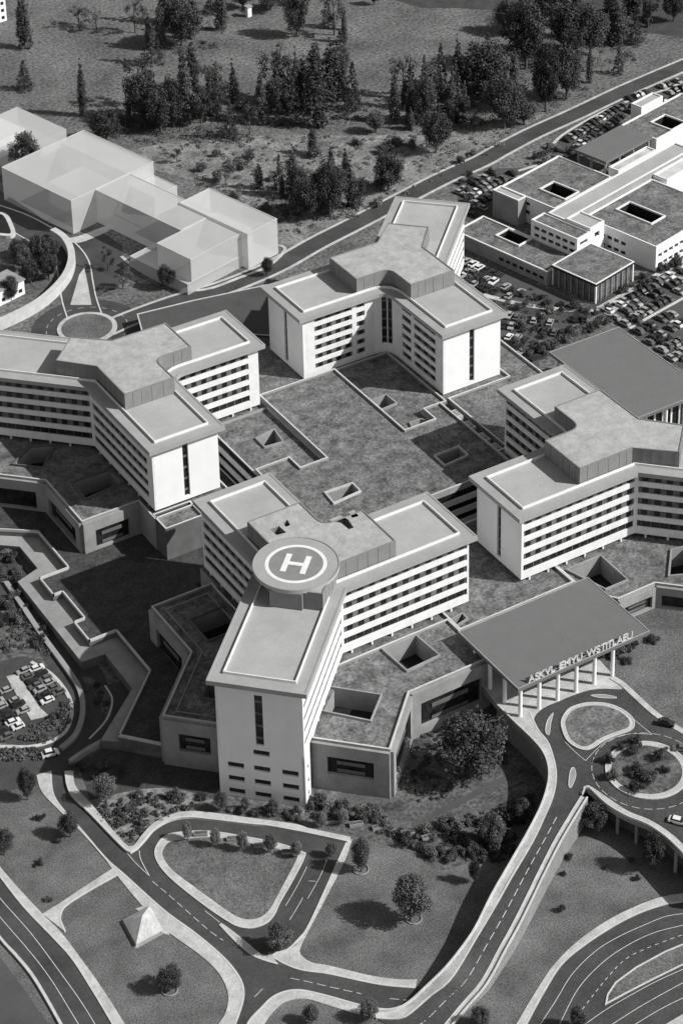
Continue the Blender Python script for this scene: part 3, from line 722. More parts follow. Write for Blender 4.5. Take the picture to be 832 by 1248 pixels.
wk = [(-125, 52), (-101.5, 31.9), (-92.7, 25), (-92.7, 5.2), (-101.6, 5.2), (-101.6, -4), (-98.8, -4), (-98.8, -17.5), (-102, -17.5), (-102, -27.2), (-93.9, -27.2), (-93.9, -46.8), (-112.3, -65), (-116, -62), (-100, -48.5), (-99.8, -32), (-106.5, -31.5), (-106.3, 9.5), (-99, 12), (-99, 24), (-106, 30), (-130, 46)]
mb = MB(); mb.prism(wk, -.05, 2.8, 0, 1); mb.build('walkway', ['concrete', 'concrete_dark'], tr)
mb = MB(); mb.prism([(-112.0, -64.2), (-104, -74.2), (-103.4, -74.0), (-103, -73.4)], -.05, 1, 0); 
mb = MB(); mb.wall((-111.6, -65.9), (-104.6, -73.7), .6, 2.6, .2, [], 0, .15); mb.build('low_window', 'panel', tr)
bw = smooth(ats([(84, 931), (95, 923), (120, 908), (142, 899)]), 5)
mb = MB(); mb.strip(bw, offset_line(bw, 1.2), -.05, 1.5); tag(mb.build('retaining_wall', 'concrete'), 'pale curved retaining wall below the dark lawn terrace, beside the left road junction', 'wall')
mb = MB(); mb.cap([ccw(smooth(ats([(100, 826), (118, 830), (135, 850), (137, 870), (122, 886), (116, 892), (124, 868), (118, 850)]), 3, True))], .1); struct(mb, 'planting_bed', 'bed')

# ------------------------------------------------------------------ canopies
def canopy(label, x0, x1, y0, y1, z, cols, cz, group=None, mt='canopy', th=1.0):
    root = empty('entrance_canopy', label, 'canopy', group, ((x0+x1)/2, (y0+y1)/2, 0)); ox, oy = root.location.x, root.location.y
    mb = MB(); P = [(x0, y0), (x1, y0), (x1, y1), (x0, y1)]
    mb.prism(P, z-th, z, 0, 1); r_ = mb.build('roof', [mt, mt], root); r_.location = (-ox, -oy, 0)
    mb = MB(); mb.ring(ccw(P), inset(P, .3), z-.02, z+.12); e_ = mb.build('edge_trim', 'concrete', r_)
    mb = MB(); mb.prism(inset(P, 1.2), z-th-.5, z-th-.01); s_ = mb.build('soffit_beam', 'concrete_dark', root); s_.location = (-ox, -oy, 0)
    me = None
    for x, y in cols:
        if me is None:
            mb = MB(); mb.tube([(0, 0, 0), (0, 0, .3), (0, 0, z-th-cz)], [.62, .55, .5], 12); o = mb.build('column', 'white_wall', root, True); me = o.data
        else: o = link('column', me, root)
        o.location = (x-ox, y-oy, cz)
    return root
CZ = 17.9
colx = [-24.2+5.85*k for k in range(6)]
cn = canopy('dark flat entrance canopy with white columns and raised white lettering on its front edge', -26.0, 16.0, -118.4, -91.4, CZ, [(x, -117.0) for x in colx]+[(-24.3, -110.3), (-24.4, -103.8), (-24.4, -97)]+[(x, -104.0) for x in colx[1:]], ED)
_glyph = {}
def glyph(ch):
    if ch not in _glyph:
        cu = bpy.data.curves.new('letter', 'FONT'); cu.body = ch; cu.size = 3.0; cu.extrude = .14; cu.offset = .035; cu.materials.append(MATS['kerb'])
        tmp = bpy.data.objects.new('letter', cu); COL.objects.link(tmp); bpy.context.view_layer.update()
        me = bpy.data.meshes.new_from_object(tmp.evaluated_get(bpy.context.evaluated_depsgraph_get())); bpy.data.objects.remove(tmp)
        x0 = min(v.co.x for v in me.vertices)
        for v in me.vertices: v.co.x -= x0
        me.name = 'letter'; _glyph[ch] = (me, max(v.co.x for v in me.vertices))
    return _glyph[ch]
WORDS = 'ASKVL IEMYU WSTITLAEU'
tot = sum(1.3 if c == ' ' else glyph(c)[1] for c in WORDS); gap = (33.0-tot)/(len(WORDS)-1); xx = -22.6
for c in WORDS:
    if c == ' ': xx += 1.3+gap; continue
    me, w_ = glyph(c); o = link('letter', me, cn); o.rotation_euler = (R(90), 0, R(random.uniform(-5, 5))); o.location = (xx+5, -118.0+104.9, CZ+.1); xx += w_+gap
mb = MB()
for i in range(1): mb.box((-5.8, -117.7, CZ+.5), (33, .12, .12))
fr = mb.build('letter_frame', 'metal', cn); fr.location = (5, 104.9, 0)
canopy('plain dark flat canopy behind the right striped tower, beside the car park', 73.6, 100.6, -38.5, 5.5, CZ, [(75, y) for y in (3, -5, -13, -21, -29, -37)]+[(86, -37), (93, -37), (99.5, -37), (99.5, -20), (99.5, 3)], 0)
mb = MB(); mb.wall((78, -33), (98, -33), 0, 16, .4, [(1+k*3.2, 3.6+k*3.2, 1, 14.5) for k in range(6)]); lb = tag(mb.build('lobby_building', 'white_wall'), 'white glazed lobby standing under the plain dark canopy at the right edge', 'building')
mb = MB(); mb.prism([(78.4, -32.4), (97.6, -32.4), (97.6, 0), (78.4, 0)], 0, 15.9); mb.build('glazed_hall', 'glass', lb)

# ------------------------------------------------------------------ second complex, upper right (grid turned by 14 degrees)
NA = R(14); NO = (152.5, 51.7)
def N(u, v): return (NO[0]+u*math.cos(NA)-v*math.sin(NA), NO[1]+u*math.sin(NA)+v*math.cos(NA))
def NR(u0, u1, v0, v1): return [N(u0, v0), N(u1, v0), N(u1, v1), N(u0, v1)]
nb = empty('clinic_building', 'low white clinic with turf roofs and two window rows at the upper right', 'building')
def nblock(name, u0, u1, v0, v1, z0, z1, top='roof_turf', holes=(), win=(), rows=((1.4, 2.9), (5.0, 6.5)), wm='white_wall', kerb=True):
    P = NR(u0, u1, v0, v1); core = inset(P, .6)
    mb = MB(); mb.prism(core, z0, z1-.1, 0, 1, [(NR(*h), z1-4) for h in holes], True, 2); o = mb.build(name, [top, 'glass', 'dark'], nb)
    for h in holes:
        hp = ccw(NR(*h)); mb = MB(); mb.ring(inset(hp, -.5), hp, z1-.15, z1+.5); mb.build('skylight_frame', 'white_trim', o)
    P = ccw(P)
    for i in range(4):
        a, b = P[i], P[(i+1) % 4]; L = math.dist(a, b); ops = []
        for side, s0, s1 in win:
            if side != i: continue
            nw = max(1, int((s1-s0)/3.0)); st = (s1-s0)/nw
            for k_ in range(nw):
                for za, zt in rows: ops.append((s0+k_*st+.4, s0+(k_+1)*st-.4, z0+za, z0+zt))
        mb = MB(); mb.wall(a, b, z0, z1, .58, ops, 0, 0, .58); mb.build('outer_wall', wm, o)
    if kerb:
        mb = MB(); mb.ring(P, inset(P, .55), z1-.02, z1+.35); mb.build('parapet', 'white_trim', o)
    return o
nblock('main_wing', -2, 36, -1.5, 30.2, 0, 9.6, holes=[(10, 17, 10, 25)], win=[(0, .8, 37), (3, .8, 19)])
nblock('spine', -12, 60, 30.4, 38.2, 0, 12.4, 'roof_grey', win=[], wm='concrete')
nblock('spine_arm', -11.8, -4.2, 19.5, 30.3, 0, 12.9, 'roof_grey', win=[(0, 2, 5.5)], rows=((8.5, 10.5),))
nblock('office_wing', -19, -12.1, 19.3, 40, 0, 11.8, 'roof_turf', win=[(3, 1, 20), (0, 1, 6)], rows=((6.0, 7.4), (8.8, 10.2)))
nblock('low_wing', -34, -19.1, 20, 62, 0, 5.2, holes=[(-26.5, -20.5, 39, 49)], win=[(3, 20, 41)], rows=((1.6, 3.0),), wm='concrete')
nblock('north_wing', -5, 27, 41, 66, 0, 10, holes=[(3, 10, 43, 54)], win=[(3, 1, 14)], rows=((3.5, 5.0), (7, 8.3)))
nblock('gable_wall', -9.5, -5.1, 54, 66, 0, 10.3, 'roof_grey', wm='concrete')
nblock('pale_terrace', 30, 52, 40.5, 45, 0, 11.5, 'pavement')
nblock('pale_terrace', 37, 58, 24, 30.2, 0, 11, 'kerb')
nblock('north_block', 58, 95, 45, 62, 0, 12, holes=[(68, 76, 45.8, 55)])
nblock('roof_house', 72, 85, 63, 68, 0, 14, 'roof_grey', wm='white_wall')
gp = empty('glass_pavilion', 'square glass walled pavilion with a turf roof in front of the white clinic', 'building')
P = NR(-32, -12.2, .5, 19)
mb = MB(); mb.prism(inset(P, .4), 0, 6.8); mb.build('glazing', 'panel', gp)
mb = MB(); mb.prism(inset(P, -.4), 6.8, 7.6, 0, 1); mb.build('roof', ['roof_turf', 'dark'], gp)
mb = MB(); q = inset(P, -.4); mb.ring(q, inset(P, .1), 7.55, 7.8); mb.build('edge_trim', 'white_trim', gp)
Pc = ccw(P)
for i in range(4):
    a, b = Vector(Pc[i]), Vector(Pc[(i+1) % 4])
    for k in range(7):
        if i in (1, 2) and k: continue
        c = a+(b-a)*(k/7); mb = MB(); mb.box((c.x, c.y, 3.4), (.55 if k == 0 else .3,)*2+(6.8,), 0, NA); mb.build('mullion', 'concrete' if k else 'white_trim', gp)
def ncanopy():
    root = empty('drop_off_canopy', 'dark flat canopy on pale posts at the rear of the white clinic', 'canopy')
    mb = MB(); mb.prism(NR(29, 56, 45.5, 60), 13.0, 14.0); mb.build('roof', 'canopy', root)
    for u, v in ((30, 46.5), (30, 53), (30, 59), (38, 46.5), (46, 46.5), (55, 46.5), (55, 59)):
        x, y = N(u, v); mb = MB(); mb.tube([(x, y, 0), (x, y, 13.05)], [.5, .45], 8); mb.build('column', 'concrete', root)
ncanopy()

# ------------------------------------------------------------------ pale translucent blocks, upper left
GA = R(15); GO = (-4.6, 186.3)
def Q(u, v): return (GO[0]+u*math.cos(GA)-v*math.sin(GA), GO[1]+u*math.sin(GA)+v*math.cos(GA))
def QR(u0, u1, v0, v1): return [Q(u0, v0), Q(u1, v0), Q(u1, v1), Q(u0, v1)]
gb = empty('massing_block', 'pale translucent building mass without windows, laid over the upper left clearing', 'building')
for (u0, u1, v0, v1, z0, z1, m_) in ((0, 39.5, -1.5, 37, 0, 13.5, 'ghost'), (11.5, 27.8, -46, -1.4, 0, 13.2, 'ghost'), (-2, 29.5, -63, -34, 0, 4.2, 'ghost'), (.1, 29.4, -62.9, -46.2, 4.3, 13.0, 'ghost'),
                                (24, 38.5, -66, -32, 0, 13.8, 'ghost_pale'), (9, 39, -1, 22, .3, 9.0, 'ghost_pale'), (28, 39.2, -14, -1.7, 0, 8.0, 'ghost_pale'), (28.0, 39.0, 0, 36.5, 2, 12.6, 'ghost_pale')):
    mb = MB(); mb.prism(QR(u0, u1, v0, v1), z0, z1); bo = mb.build('block', m_, gb)
    mb = MB(); q = ccw(QR(u0, u1, v0, v1)); mb.ring(inset(q, -.06), inset(q, .22), z1+.02, z1+.16); mb.build('edge', 'kerb', bo)
gb2 = empty('massing_block', 'second pale translucent mass behind a tree at the far left edge', 'building')
mb = MB(); mb.prism(QR(0, 44, 53, 82), 0, 7); mb.build('block', 'ghost', gb2)
mb = MB(); mb.prism(QR(8, 30, 60, 76), 7.02, 10); mb.build('block', 'ghost_pale', gb2)
mb = MB(); q = smooth(ats([(85, 291), (100, 287), (130, 276), (137, 279), (104, 294), (88, 296)]), 4, True); mb.prism(q, 0, .2); struct(mb, 'pavement', 'pavement')
q = smooth(ats([(150, 312), (170, 328), (215, 350), (250, 352), (290, 338), (325, 324), (345, 305), (338, 300)]), 4)
mb = MB(); mb.strip(q, offset_line(q, 1.2), -.02, .2); struct(mb, 'pavement', 'pavement')

# small white buildings at the left edge
def hut(label, P, z1, wins=True):
    root = empty('kiosk' if not wins else 'white_house', label, 'building'); P = ccw(P)
    mb = MB(); mb.prism(inset(P, .4), 0, z1-.2); mb.build('core', 'glass', root)
    for i in range(len(P)):
        L = math.dist(P[i], P[(i+1) % len(P)]); ops = []
        if wins:
            nw = max(1, int(L/3.4))
            for k in range(nw):
                for zf in range(max(1, int(z1/3.3))): ops.append((L*(k+.28)/nw, L*(k+.72)/nw, 1+zf*3.3, 2.6+zf*3.3))
        mb = MB(); mb.wall(P[i], P[(i+1) % len(P)], 0, z1, .38, ops, 0, 0, .38); mb.build('outer_wall', 'white_wall', root)
    mb = MB(); mb.prism(inset(P, -.4), z1, z1+.4); mb.build('roof', 'concrete', root)
    return root
def rectpx(x, y, w, d, ang=15):
    X, Y = at(x, y); c, s = math.cos(R(ang)), math.sin(R(ang))
    return [(X+u*c-v*s, Y+u*s+v*c) for u, v in ((-w, 0), (0, 0), (0, d), (-w, d))]
hut('small white house cut off by the left edge beside the retaining wall', rectpx(31, 358, 22, 9, 15), 5.5)
hut('white windowed apartment block at the very top left corner', rectpx(9, 25, 34, 14, 5), 17)
hut('tiny white kiosk standing alone on the far meadow', rectpx(307, 20, 2.0, 2.0, 5), 4.5, False)
mb = MB(); mb.prism(smooth(ats([(-20, 268), (0, 262), (10, 265), (17, 278), (19, 288), (8, 291), (-20, 285)]), 3, True), 0, 1.2, 0); kw = tag(mb.build('ramp_wall', 'kerb'), 'pale rounded wall end beside the dark road at the left edge', 'wall')
mb = MB(); mb.prism(inset(smooth(ats([(-20, 268), (0, 262), (10, 265), (17, 278), (19, 288), (8, 291), (-20, 285)]), 3, True), 1.6), 1.19, 1.26, bottom=False); mb.build('dark_top', 'dark', kw)

# pyramid roofed garden pavilion
pv = empty('garden_pavilion', 'pale pyramid roofed garden pavilion on the front left lawn', 'pavilion')
ez = .9
c0, c1, c2 = at(199, 1133, ez), at(166, 1151, ez), at(150, 1121, ez)
c3 = (c0[0]+c2[0]-c1[0], c0[1]+c2[1]-c1[1])
cc = ((c0[0]+c2[0])/2, (c0[1]+c2[1])/2)
mb = MB()
for a, b in ((c0, c1), (c1, c2), (c2, c3), (c3, c0)):
    mb.face([(*a, ez), (*b, ez), (*cc, 3.7)]); mb.face([(*a, ez), (*a, ez-.3), (*b, ez-.3), (*b, ez)])
mb.face([(*c, ez-.3) for c in (c0, c1, c2, c3)])
mb.build('roof', 'pavement', pv)
for c in (c0, c1, c2, c3):
    x, y = c[0]*.93+cc[0]*.07, c[1]*.93+cc[1]*.07
    mb = MB(); mb.box((x, y, .4), (.4, .4, .9)); mb.build('post', 'kerb', pv)
mb = MB(); mb.prism([(c[0]*1.08-cc[0]*.08, c[1]*1.08-cc[1]*.08) for c in (c0, c1, c2, c3)], 0, .12); mb.build('floor', 'concrete', pv)
mb = MB(); mb.prism(ats([(165, 1108), (182, 1102), (212, 1126), (206, 1140), (200, 1138), (188, 1122)]), 0, .13); struct(mb, 'pavement', 'pavement')

# ------------------------------------------------------------------ vegetation prototypes
def leaf_quad(mb, c, s, rng, nrm=None):
    n = Vector((rng.gauss(0, 1), rng.gauss(0, 1), rng.gauss(0, 1)+.35))
    if nrm is not None: n = n*.7+nrm*1.1
    n.normalize(); u = n.orthogonal().normalized(); u.rotate(Matrix.Rotation(rng.uniform(0, 6.28), 3, n)); w = n.cross(u)
    k = s*rng.uniform(.6, 1.25); e = k*rng.uniform(.55, .9)
    mb.face([tuple(c-u*k), tuple(c-w*e), tuple(c+u*k), tuple(c+w*e)])
def crown(kind, seed):
    """crown of a tree 10 m tall"""
    rng = random.Random(seed); mb = MB()
    blobs = []
    if kind == 'broad':
        for i in range(30):
            zz = 1-2*(i+.5)/30; a = i*2.39996+rng.uniform(-.35, .35); q = math.sqrt(1-zz*zz); f = rng.uniform(.5, .82)
            flat = 3.9 if zz > -.3 else 3.4
            blobs.append((Vector((q*math.cos(a)*flat*f, q*math.sin(a)*flat*f, 5.3+zz*4.1*f)), rng.uniform(.95, 1.65)))
        for i in range(5): blobs.append((Vector((rng.uniform(-1, 1), rng.uniform(-1, 1), 4+i)), 1.3))
        s = .185; nq = 165
    elif kind == 'column':
        for j in range(6):
            a0 = j*1.05+rng.uniform(-.3, .3); off = 0 if j == 0 else rng.uniform(.35, .85); top = 9.9 if j == 0 else rng.uniform(6.5, 9.2); z0 = rng.uniform(.3, 1.6)
            for i in range(9):
                t = i/8; h = z0+(top-z0)*t; w_ = .95*(math.sin(math.pi*min(.98, t*.78+.2))**.8)
                blobs.append((Vector((off*(1-.5*t)*math.cos(a0)+rng.uniform(-.15, .15), off*(1-.5*t)*math.sin(a0)+rng.uniform(-.15, .15), h)), max(.2, w_*rng.uniform(.6, .95))))
        s = .145; nq = 105
    elif kind == 'conifer':
        for i in range(60):
            t = (i+.5)/60; h = .6+9.2*t; a = i*2.39996+rng.uniform(-.4, .4); rr = 2.15*(1-t)**.85*rng.uniform(.45, 1.0)
            blobs.append((Vector((rr*math.cos(a), rr*math.sin(a), h-rr*.25)), max(.22, .85*(1-t*.85)*rng.uniform(.6, 1.0))))
        s = .145; nq = 95
    elif kind == 'sparse':
        for i in range(13):
            a = rng.uniform(0, 6.28); h = rng.uniform(3.2, 9.2); r = 2.6*rng.uniform(.2, 1)
            blobs.append((Vector((r*math.cos(a), r*math.sin(a), h)), rng.uniform(.6, 1.15)))
        s = .18; nq = 100
    else:  # bush, 10 units wide and about 8 tall
        for i in range(11):
            a = rng.uniform(0, 6.28); r = rng.uniform(0, 3.4); blobs.append((Vector((r*math.cos(a), r*math.sin(a), rng.uniform(1.6, 5.2)*(1-.07*r))), rng.uniform(1.3, 2.3)))
        s = .4; nq = 140
    for c, r in blobs:
        for k in range(int(nq*(r if kind != 'bush' else r*.55))):
            d = Vector((rng.gauss(0, 1), rng.gauss(0, 1), rng.gauss(0, 1))).normalized()
            p = c+d*r*(rng.random()**.4)*rng.uniform(.9, 1.12)
            if p.z < .15: p.z = .15+abs(p.z)*.2
            leaf_quad(mb, p, s, rng, d)
    me = bpy.data.meshes.new('crown'); me.from_pydata(mb.v, [], mb.f); me.update()
    return me, blobs
def trunk(blobs, kind, seed):
    rng = random.Random(seed); mb = MB()
    top = {'broad': 6.5, 'column': 9, 'conifer': 9.5, 'sparse': 8}[kind]
    r0 = {'broad': .3, 'column': .22, 'conifer': .2, 'sparse': .2}[kind]
    pts = [(0, 0, -.1), (.05, .03, top*.3), (-.06, .08, top*.65), (.05, 0, top)]
    mb.tube(pts, [r0, r0*.75, r0*.5, r0*.15], 7)
    for c, r in rng.sample(blobs, min(8, len(blobs))):
        h = max(1.0, c.z-abs(c.x)-abs(c.y)-.4); h = min(h, top*.9)
        mb.tube([(0, 0, h), (c.x*.5, c.y*.5, (h+c.z)/2), (c.x, c.y, c.z)], [r0*.4, r0*.28, r0*.1], 5)
    me = bpy.data.meshes.new('trunk'); me.from_pydata(mb.v, [], mb.f); me.materials.append(MATS['bark']); me.update()
    return me
PROTO = {}
for kind, mats_, nvar in (('broad', ('leaf', 'leaf_dark', 'leaf_pale'), 4), ('column', ('leaf', 'leaf_dark'), 3), ('conifer', ('leaf', 'leaf_dark'), 3), ('sparse', ('leaf', 'leaf_pale', 'leaf_dark'), 3), ('bush', ('leaf', 'leaf_dark', 'leaf_pale'), 4)):
    for v in range(nvar):
        base, blobs = crown(kind, v*31+len(kind))
        tm = trunk(blobs, kind, v) if kind != 'bush' else None
        for m_ in mats_:
            me = base.copy(); me.materials.append(MATS[m_]); PROTO.setdefault((kind, m_), []).append((me, tm))
        
def tree(x, y, hpx, wpx, kind, m_, label, group=None, z=0.0, name='tree'):
    s = px_per_m(x, y, z); X, Y = at(x, y, z)
    cosd = 0.86 if y < 420 else (0.80 if y < 800 else 0.73)
    h = max(hpx*.55, hpx-.3*wpx*math.sqrt(1-cosd*cosd)*1.4)/(s*cosd); wid = wpx/s*1.08
    me, tm = random.choice(PROTO[(kind, m_)])
    natural = {'broad': 8.6, 'column': 3.0, 'conifer': 4.4, 'sparse': 6.4}[kind]
    root = empty(name, label, 'tree', group, (X, Y, z), random.uniform(0, 6.28))
    root.scale = (wid/natural, wid/natural, h/10)
    link('crown', me, root); link('trunk', tm, root)
    return root
def bush(X, Y, w, m_, label, group, z=0.0, hk=1.0):
    me, _ = random.choice(PROTO[('bush', m_)])
    o = link('shrub', me); o.location = (X, Y, z-.05); o.rotation_euler = (0, 0, random.uniform(0, 6.28))
    k = w/9; o.scale = (k, k, k*hk*random.uniform(.8, 1.15))
    return tag(o, label, 'shrub', group)

# forest: (x, base y, height, width in photo pixels, kind, leaf)
D_, L_, P_ = 'leaf_dark', 'leaf', 'leaf_pale'
FOREST = [
 (30, 58, 72, 24, 'column', D_, 'tall dark tree by the white block at the top left corner'),
 (31, 109, 40, 24, 'conifer', D_, 'small dark cone shaped tree alone on the left meadow'),
 (102, 141, 70, 17, 'column', D_, 'slim dark cypress standing alone on the left meadow'),
 (34, 214, 62, 42, 'broad', L_, 'leafy round tree in front of the second pale mass at the left edge'),
 (165, 40, 50, 30, 'sparse', L_, 'thin tree with a pale bare trunk on the upper left meadow'),
 (97, 33, 32, 30, 'sparse', P_, 'left of two faint see-through trees on the upper left meadow'),
 (118, 36, 34, 32, 'sparse', P_, 'right of two faint see-through trees on the upper left meadow'),
 (186, 78, 54, 28, 'conifer', D_, None), (176, 148, 64, 56, 'broad', D_, None), (130, 172, 44, 42, 'broad', D_, None), (196, 160, 60, 44, 'broad', L_, None),
 (222, 55, 62, 50, 'broad', D_, None), (236, 40, 55, 36, 'broad', L_, None), (227, 152, 96, 28, 'column', L_, None), (212, 155, 64, 34, 'broad', D_, None), (200, 28, 45, 38, 'broad', L_, None),
 (258, 142, 58, 30, 'conifer', D_, None), (285, 126, 56, 18, 'column', D_, 'slim pointed cypress at the edge of the open middle meadow'),
 (281, 170, 50, 36, 'broad', L_, None), (245, 150, 50, 34, 'broad', D_, None), (338, 137, 46, 36, 'broad', L_, None), (357, 139, 50, 22, 'conifer', D_, None),
 (385, 153, 112, 40, 'column', D_, 'tallest dark poplar, in the middle of the forest edge'), (372, 132, 66, 24, 'column', D_, None), (404, 122, 80, 34, 'column', L_, None),
 (362, 45, 62, 34, 'broad', L_, 'pale crowned tree with long shadow at the top of the middle meadow'), (400, 33, 40, 32, 'broad', L_, None), (415, 78, 46, 28, 'conifer', D_, None), (381, 188, 38, 18, 'column', D_, None),
 (430, 135, 64, 28, 'conifer', D_, None), (357, 240, 66, 22, 'column', D_, None), (341, 232, 48, 22, 'conifer', D_, None), (372, 268, 58, 42, 'broad', L_, None), (402, 264, 72, 48, 'broad', D_, None), (428, 252, 60, 36, 'broad', L_, None),
 (316, 230, 36, 15, 'column', D_, 'small dark slim tree standing left of the central thicket'), (473, 232, 50, 42, 'broad', D_, None), (302, 205, 30, 16, 'sparse', L_, None), (216, 198, 26, 18, 'sparse', L_, None), (275, 225, 34, 24, 'sparse', P_, None),
 (500, 132, 58, 26, 'conifer', D_, None), (517, 122, 58, 34, 'broad', L_, None), (537, 119, 70, 24, 'conifer', D_, None), (531, 186, 54, 40, 'broad', D_, None), (500, 158, 30, 26, 'broad', D_, None), (520, 150, 60, 30, 'broad', L_, None),
 (458, 162, 30, 26, 'broad', L_, None), (590, 120, 78, 62, 'broad', L_, None), (614, 156, 68, 52, 'broad', L_, None), (572, 157, 30, 30, 'sparse', P_, None), (560, 110, 60, 40, 'broad', D_, None),
 (640, 84, 88, 62, 'broad', D_, None), (664, 136, 86, 38, 'broad', D_, None), (690, 121, 68, 44, 'broad', L_, None), (719, 67, 64, 48, 'broad', L_, None), (690, 64, 66, 48, 'broad', D_, None), (748, 54, 60, 30, 'column', D_, None), (774, 53, 36, 24, 'conifer', D_, None),
 (753, 90, 38, 18, 'conifer', D_, 'small dark conifer alone on the grass above the ring road'), (638, 152, 36, 34, 'broad', L_, None), (700, 30, 50, 44, 'broad', D_, None), (660, 30, 50, 44, 'broad', L_, None), (820, 26, 44, 30, 'broad', D_, 'dark tree at the top right corner'),
 (620, 40, 44, 40, 'broad', D_, None), (258, 16, 40, 34, 'broad', D_, None), (296, 10, 36, 34, 'broad', D_, None), (330, 12, 30, 34, 'broad', L_, None), (375, 6, 30, 30, 'broad', D_, None), (770, 16, 40, 30, 'column', D_, None), (456, 6, 26, 16, 'broad', D_, 'short dark tree cut by the top edge over the middle meadow'),
]
_r = random.Random(3)
for cx_, cy_, n_, sx_, sy_ in ((215, 135, 12, 45, 26), (225, 45, 7, 36, 18), (350, 125, 7, 30, 18), (395, 130, 7, 26, 14), (385, 240, 9, 40, 22), (520, 130, 9, 32, 22), (600, 125, 7, 32, 22), (670, 75, 10, 44, 40), (735, 30, 7, 44, 20), (560, 140, 4, 30, 14), (300, 150, 3, 20, 14), (420, 40, 3, 16, 14)):
    for _ in range(n_):
        kd_ = _r.choice(('column', 'conifer', 'column', 'sparse')); hh = _r.uniform(30, 72) if cy_ < 200 else _r.uniform(24, 56)
        FOREST.append((cx_+_r.uniform(-sx_, sx_)*1.35, cy_+_r.uniform(-sy_, sy_)*1.1, hh, hh*{'column': .28, 'conifer': .42, 'sparse': .6}[kd_], kd_, _r.choice((D_, L_, L_)), None))
for x, y, h, w_, kd, m_, lb in FOREST:
    if lb is None:
        reg = 'left clump of the forest below the upper left meadow' if x < 300 else ('middle clump of the forest below the open meadow' if x < 485 else 'right clump of the forest above the ring road')
        kn = {'broad': 'bushy dark tree', 'column': 'tall slim dark tree', 'conifer': 'pointed dark conifer', 'sparse': 'thin low tree'}[kd]
        lb = kn+' in the '+reg
        if kd == 'broad' and w_ < 46 and random.random() < .3: kd = random.choice(('column', 'conifer')); w_ *= .62; lb = {'column': 'tall slim dark tree', 'conifer': 'pointed dark conifer'}[kd]+' in the '+reg
        elif kd == 'broad': w_ *= 1.02; h *= 1.1
        tree(x, y, h, w_, kd, m_, lb, lb, name='forest_tree')
    else: tree(x, y, h, w_, kd, m_, lb, name={'broad': 'leafy_tree', 'column': 'cypress', 'conifer': 'conifer', 'sparse': 'young_tree'}[kd])
FRONT = [
 (130, 978, 42, 32, 'broad', P_, 'pale bushy tree beside the left road below the dark lawn terrace'), (34, 975, 46, 24, 'broad', D_, 'dark tree at the left road junction'), (86, 1020, 38, 28, 'broad', L_, 'bushy tree leaning over the pavement on the left grass'),
 (6, 1042, 40, 30, 'broad', L_, 'bushy tree cut by the left edge beside the highway'), (500, 1122, 72, 54, 'broad', L_, 'large round tree with a long shadow on the middle front lawn'), (578, 1076, 34, 17, 'broad', D_, 'small dark tree beside the ramp wall on the front lawn'),
 (207, 1207, 40, 36, 'broad', L_, 'round tree on the lawn below the garden pavilion'), (341, 1158, 42, 36, 'broad', L_, 'round tree on the corner of the loop road exit'), (574, 948, 98, 92, 'broad', L_, 'very large leafy tree in the garden between podium and ramp'),
 (440, 1062, 48, 26, 'broad', L_, 'upright tree in a round pit at the hedge end near the loop road'), (724, 1012, 42, 38, 'broad', D_, 'dense tree under the roundabout deck, beside the ramp'), (795, 1060, 54, 32, 'broad', D_, 'tree in front of the shaded roundabout deck edge'),
 (449, 1243, 32, 28, 'broad', L_, 'small tree at the bottom edge beside the front road'), (380, 1247, 30, 24, 'broad', L_, 'small tree on the bottom island lawn'), (585, 1250, 30, 26, 'broad', L_, 'bushy tree at the bottom edge below the ramp'), (703, 1254, 34, 24, 'broad', L_, 'small tree beside the highway at the bottom edge'),
 (270, 988, 28, 20, 'broad', L_, 'pale young tree at the left foot of the front end wall'), (203, 352, 36, 24, 'broad', D_, 'small tree before the pale translucent block'), (150, 352, 32, 26, 'sparse', L_, 'thin tree on the grass beside the upper left traffic island'), (132, 330, 32, 20, 'sparse', D_, 'thin dark tree on the dark forecourt of the translucent block'),
 (326, 336, 28, 18, 'broad', D_, 'small dark tree at the right corner of the translucent block'), (14, 366, 36, 26, 'broad', D_, 'dark tree in front of the small white house at the left edge'),
 (600, 1030, 48, 32, 'broad', L_, 'bushy tree in the shrub belt beside the ramp'), (637, 1000, 34, 26, 'broad', D_, 'dark tree close under the ramp parapet'),
]
for x, y, h, w_, kd, m_, lb in FRONT: tree(x, y, h, w_, kd, m_, lb, name='garden_tree')
for x, y, h, w_ in ((229, 1024, 26, 14), (263, 1032, 26, 15), (296, 1037, 28, 17), (330, 1040, 30, 18), (362, 1045, 25, 16), (404, 1044, 22, 16), (333, 992, 22, 16), (300, 988, 20, 14), (392, 1008, 24, 18), (418, 1004, 22, 16)):
    tree(x, y, h, w_, 'broad', P_, 'small pale street tree in the row along the loop road', 'street trees along the loop road', name='street_tree')
for x, y, h in ((28, 330, 40), (48, 320, 42), (62, 318, 36), (38, 345, 36), (60, 340, 38), (25, 312, 28)):
    tree(x, y, h, 28, 'broad', random.choice((D_, L_)), 'dense tree in the grove inside the curved pale retaining wall', 'grove inside the retaining wall', name='grove_tree')

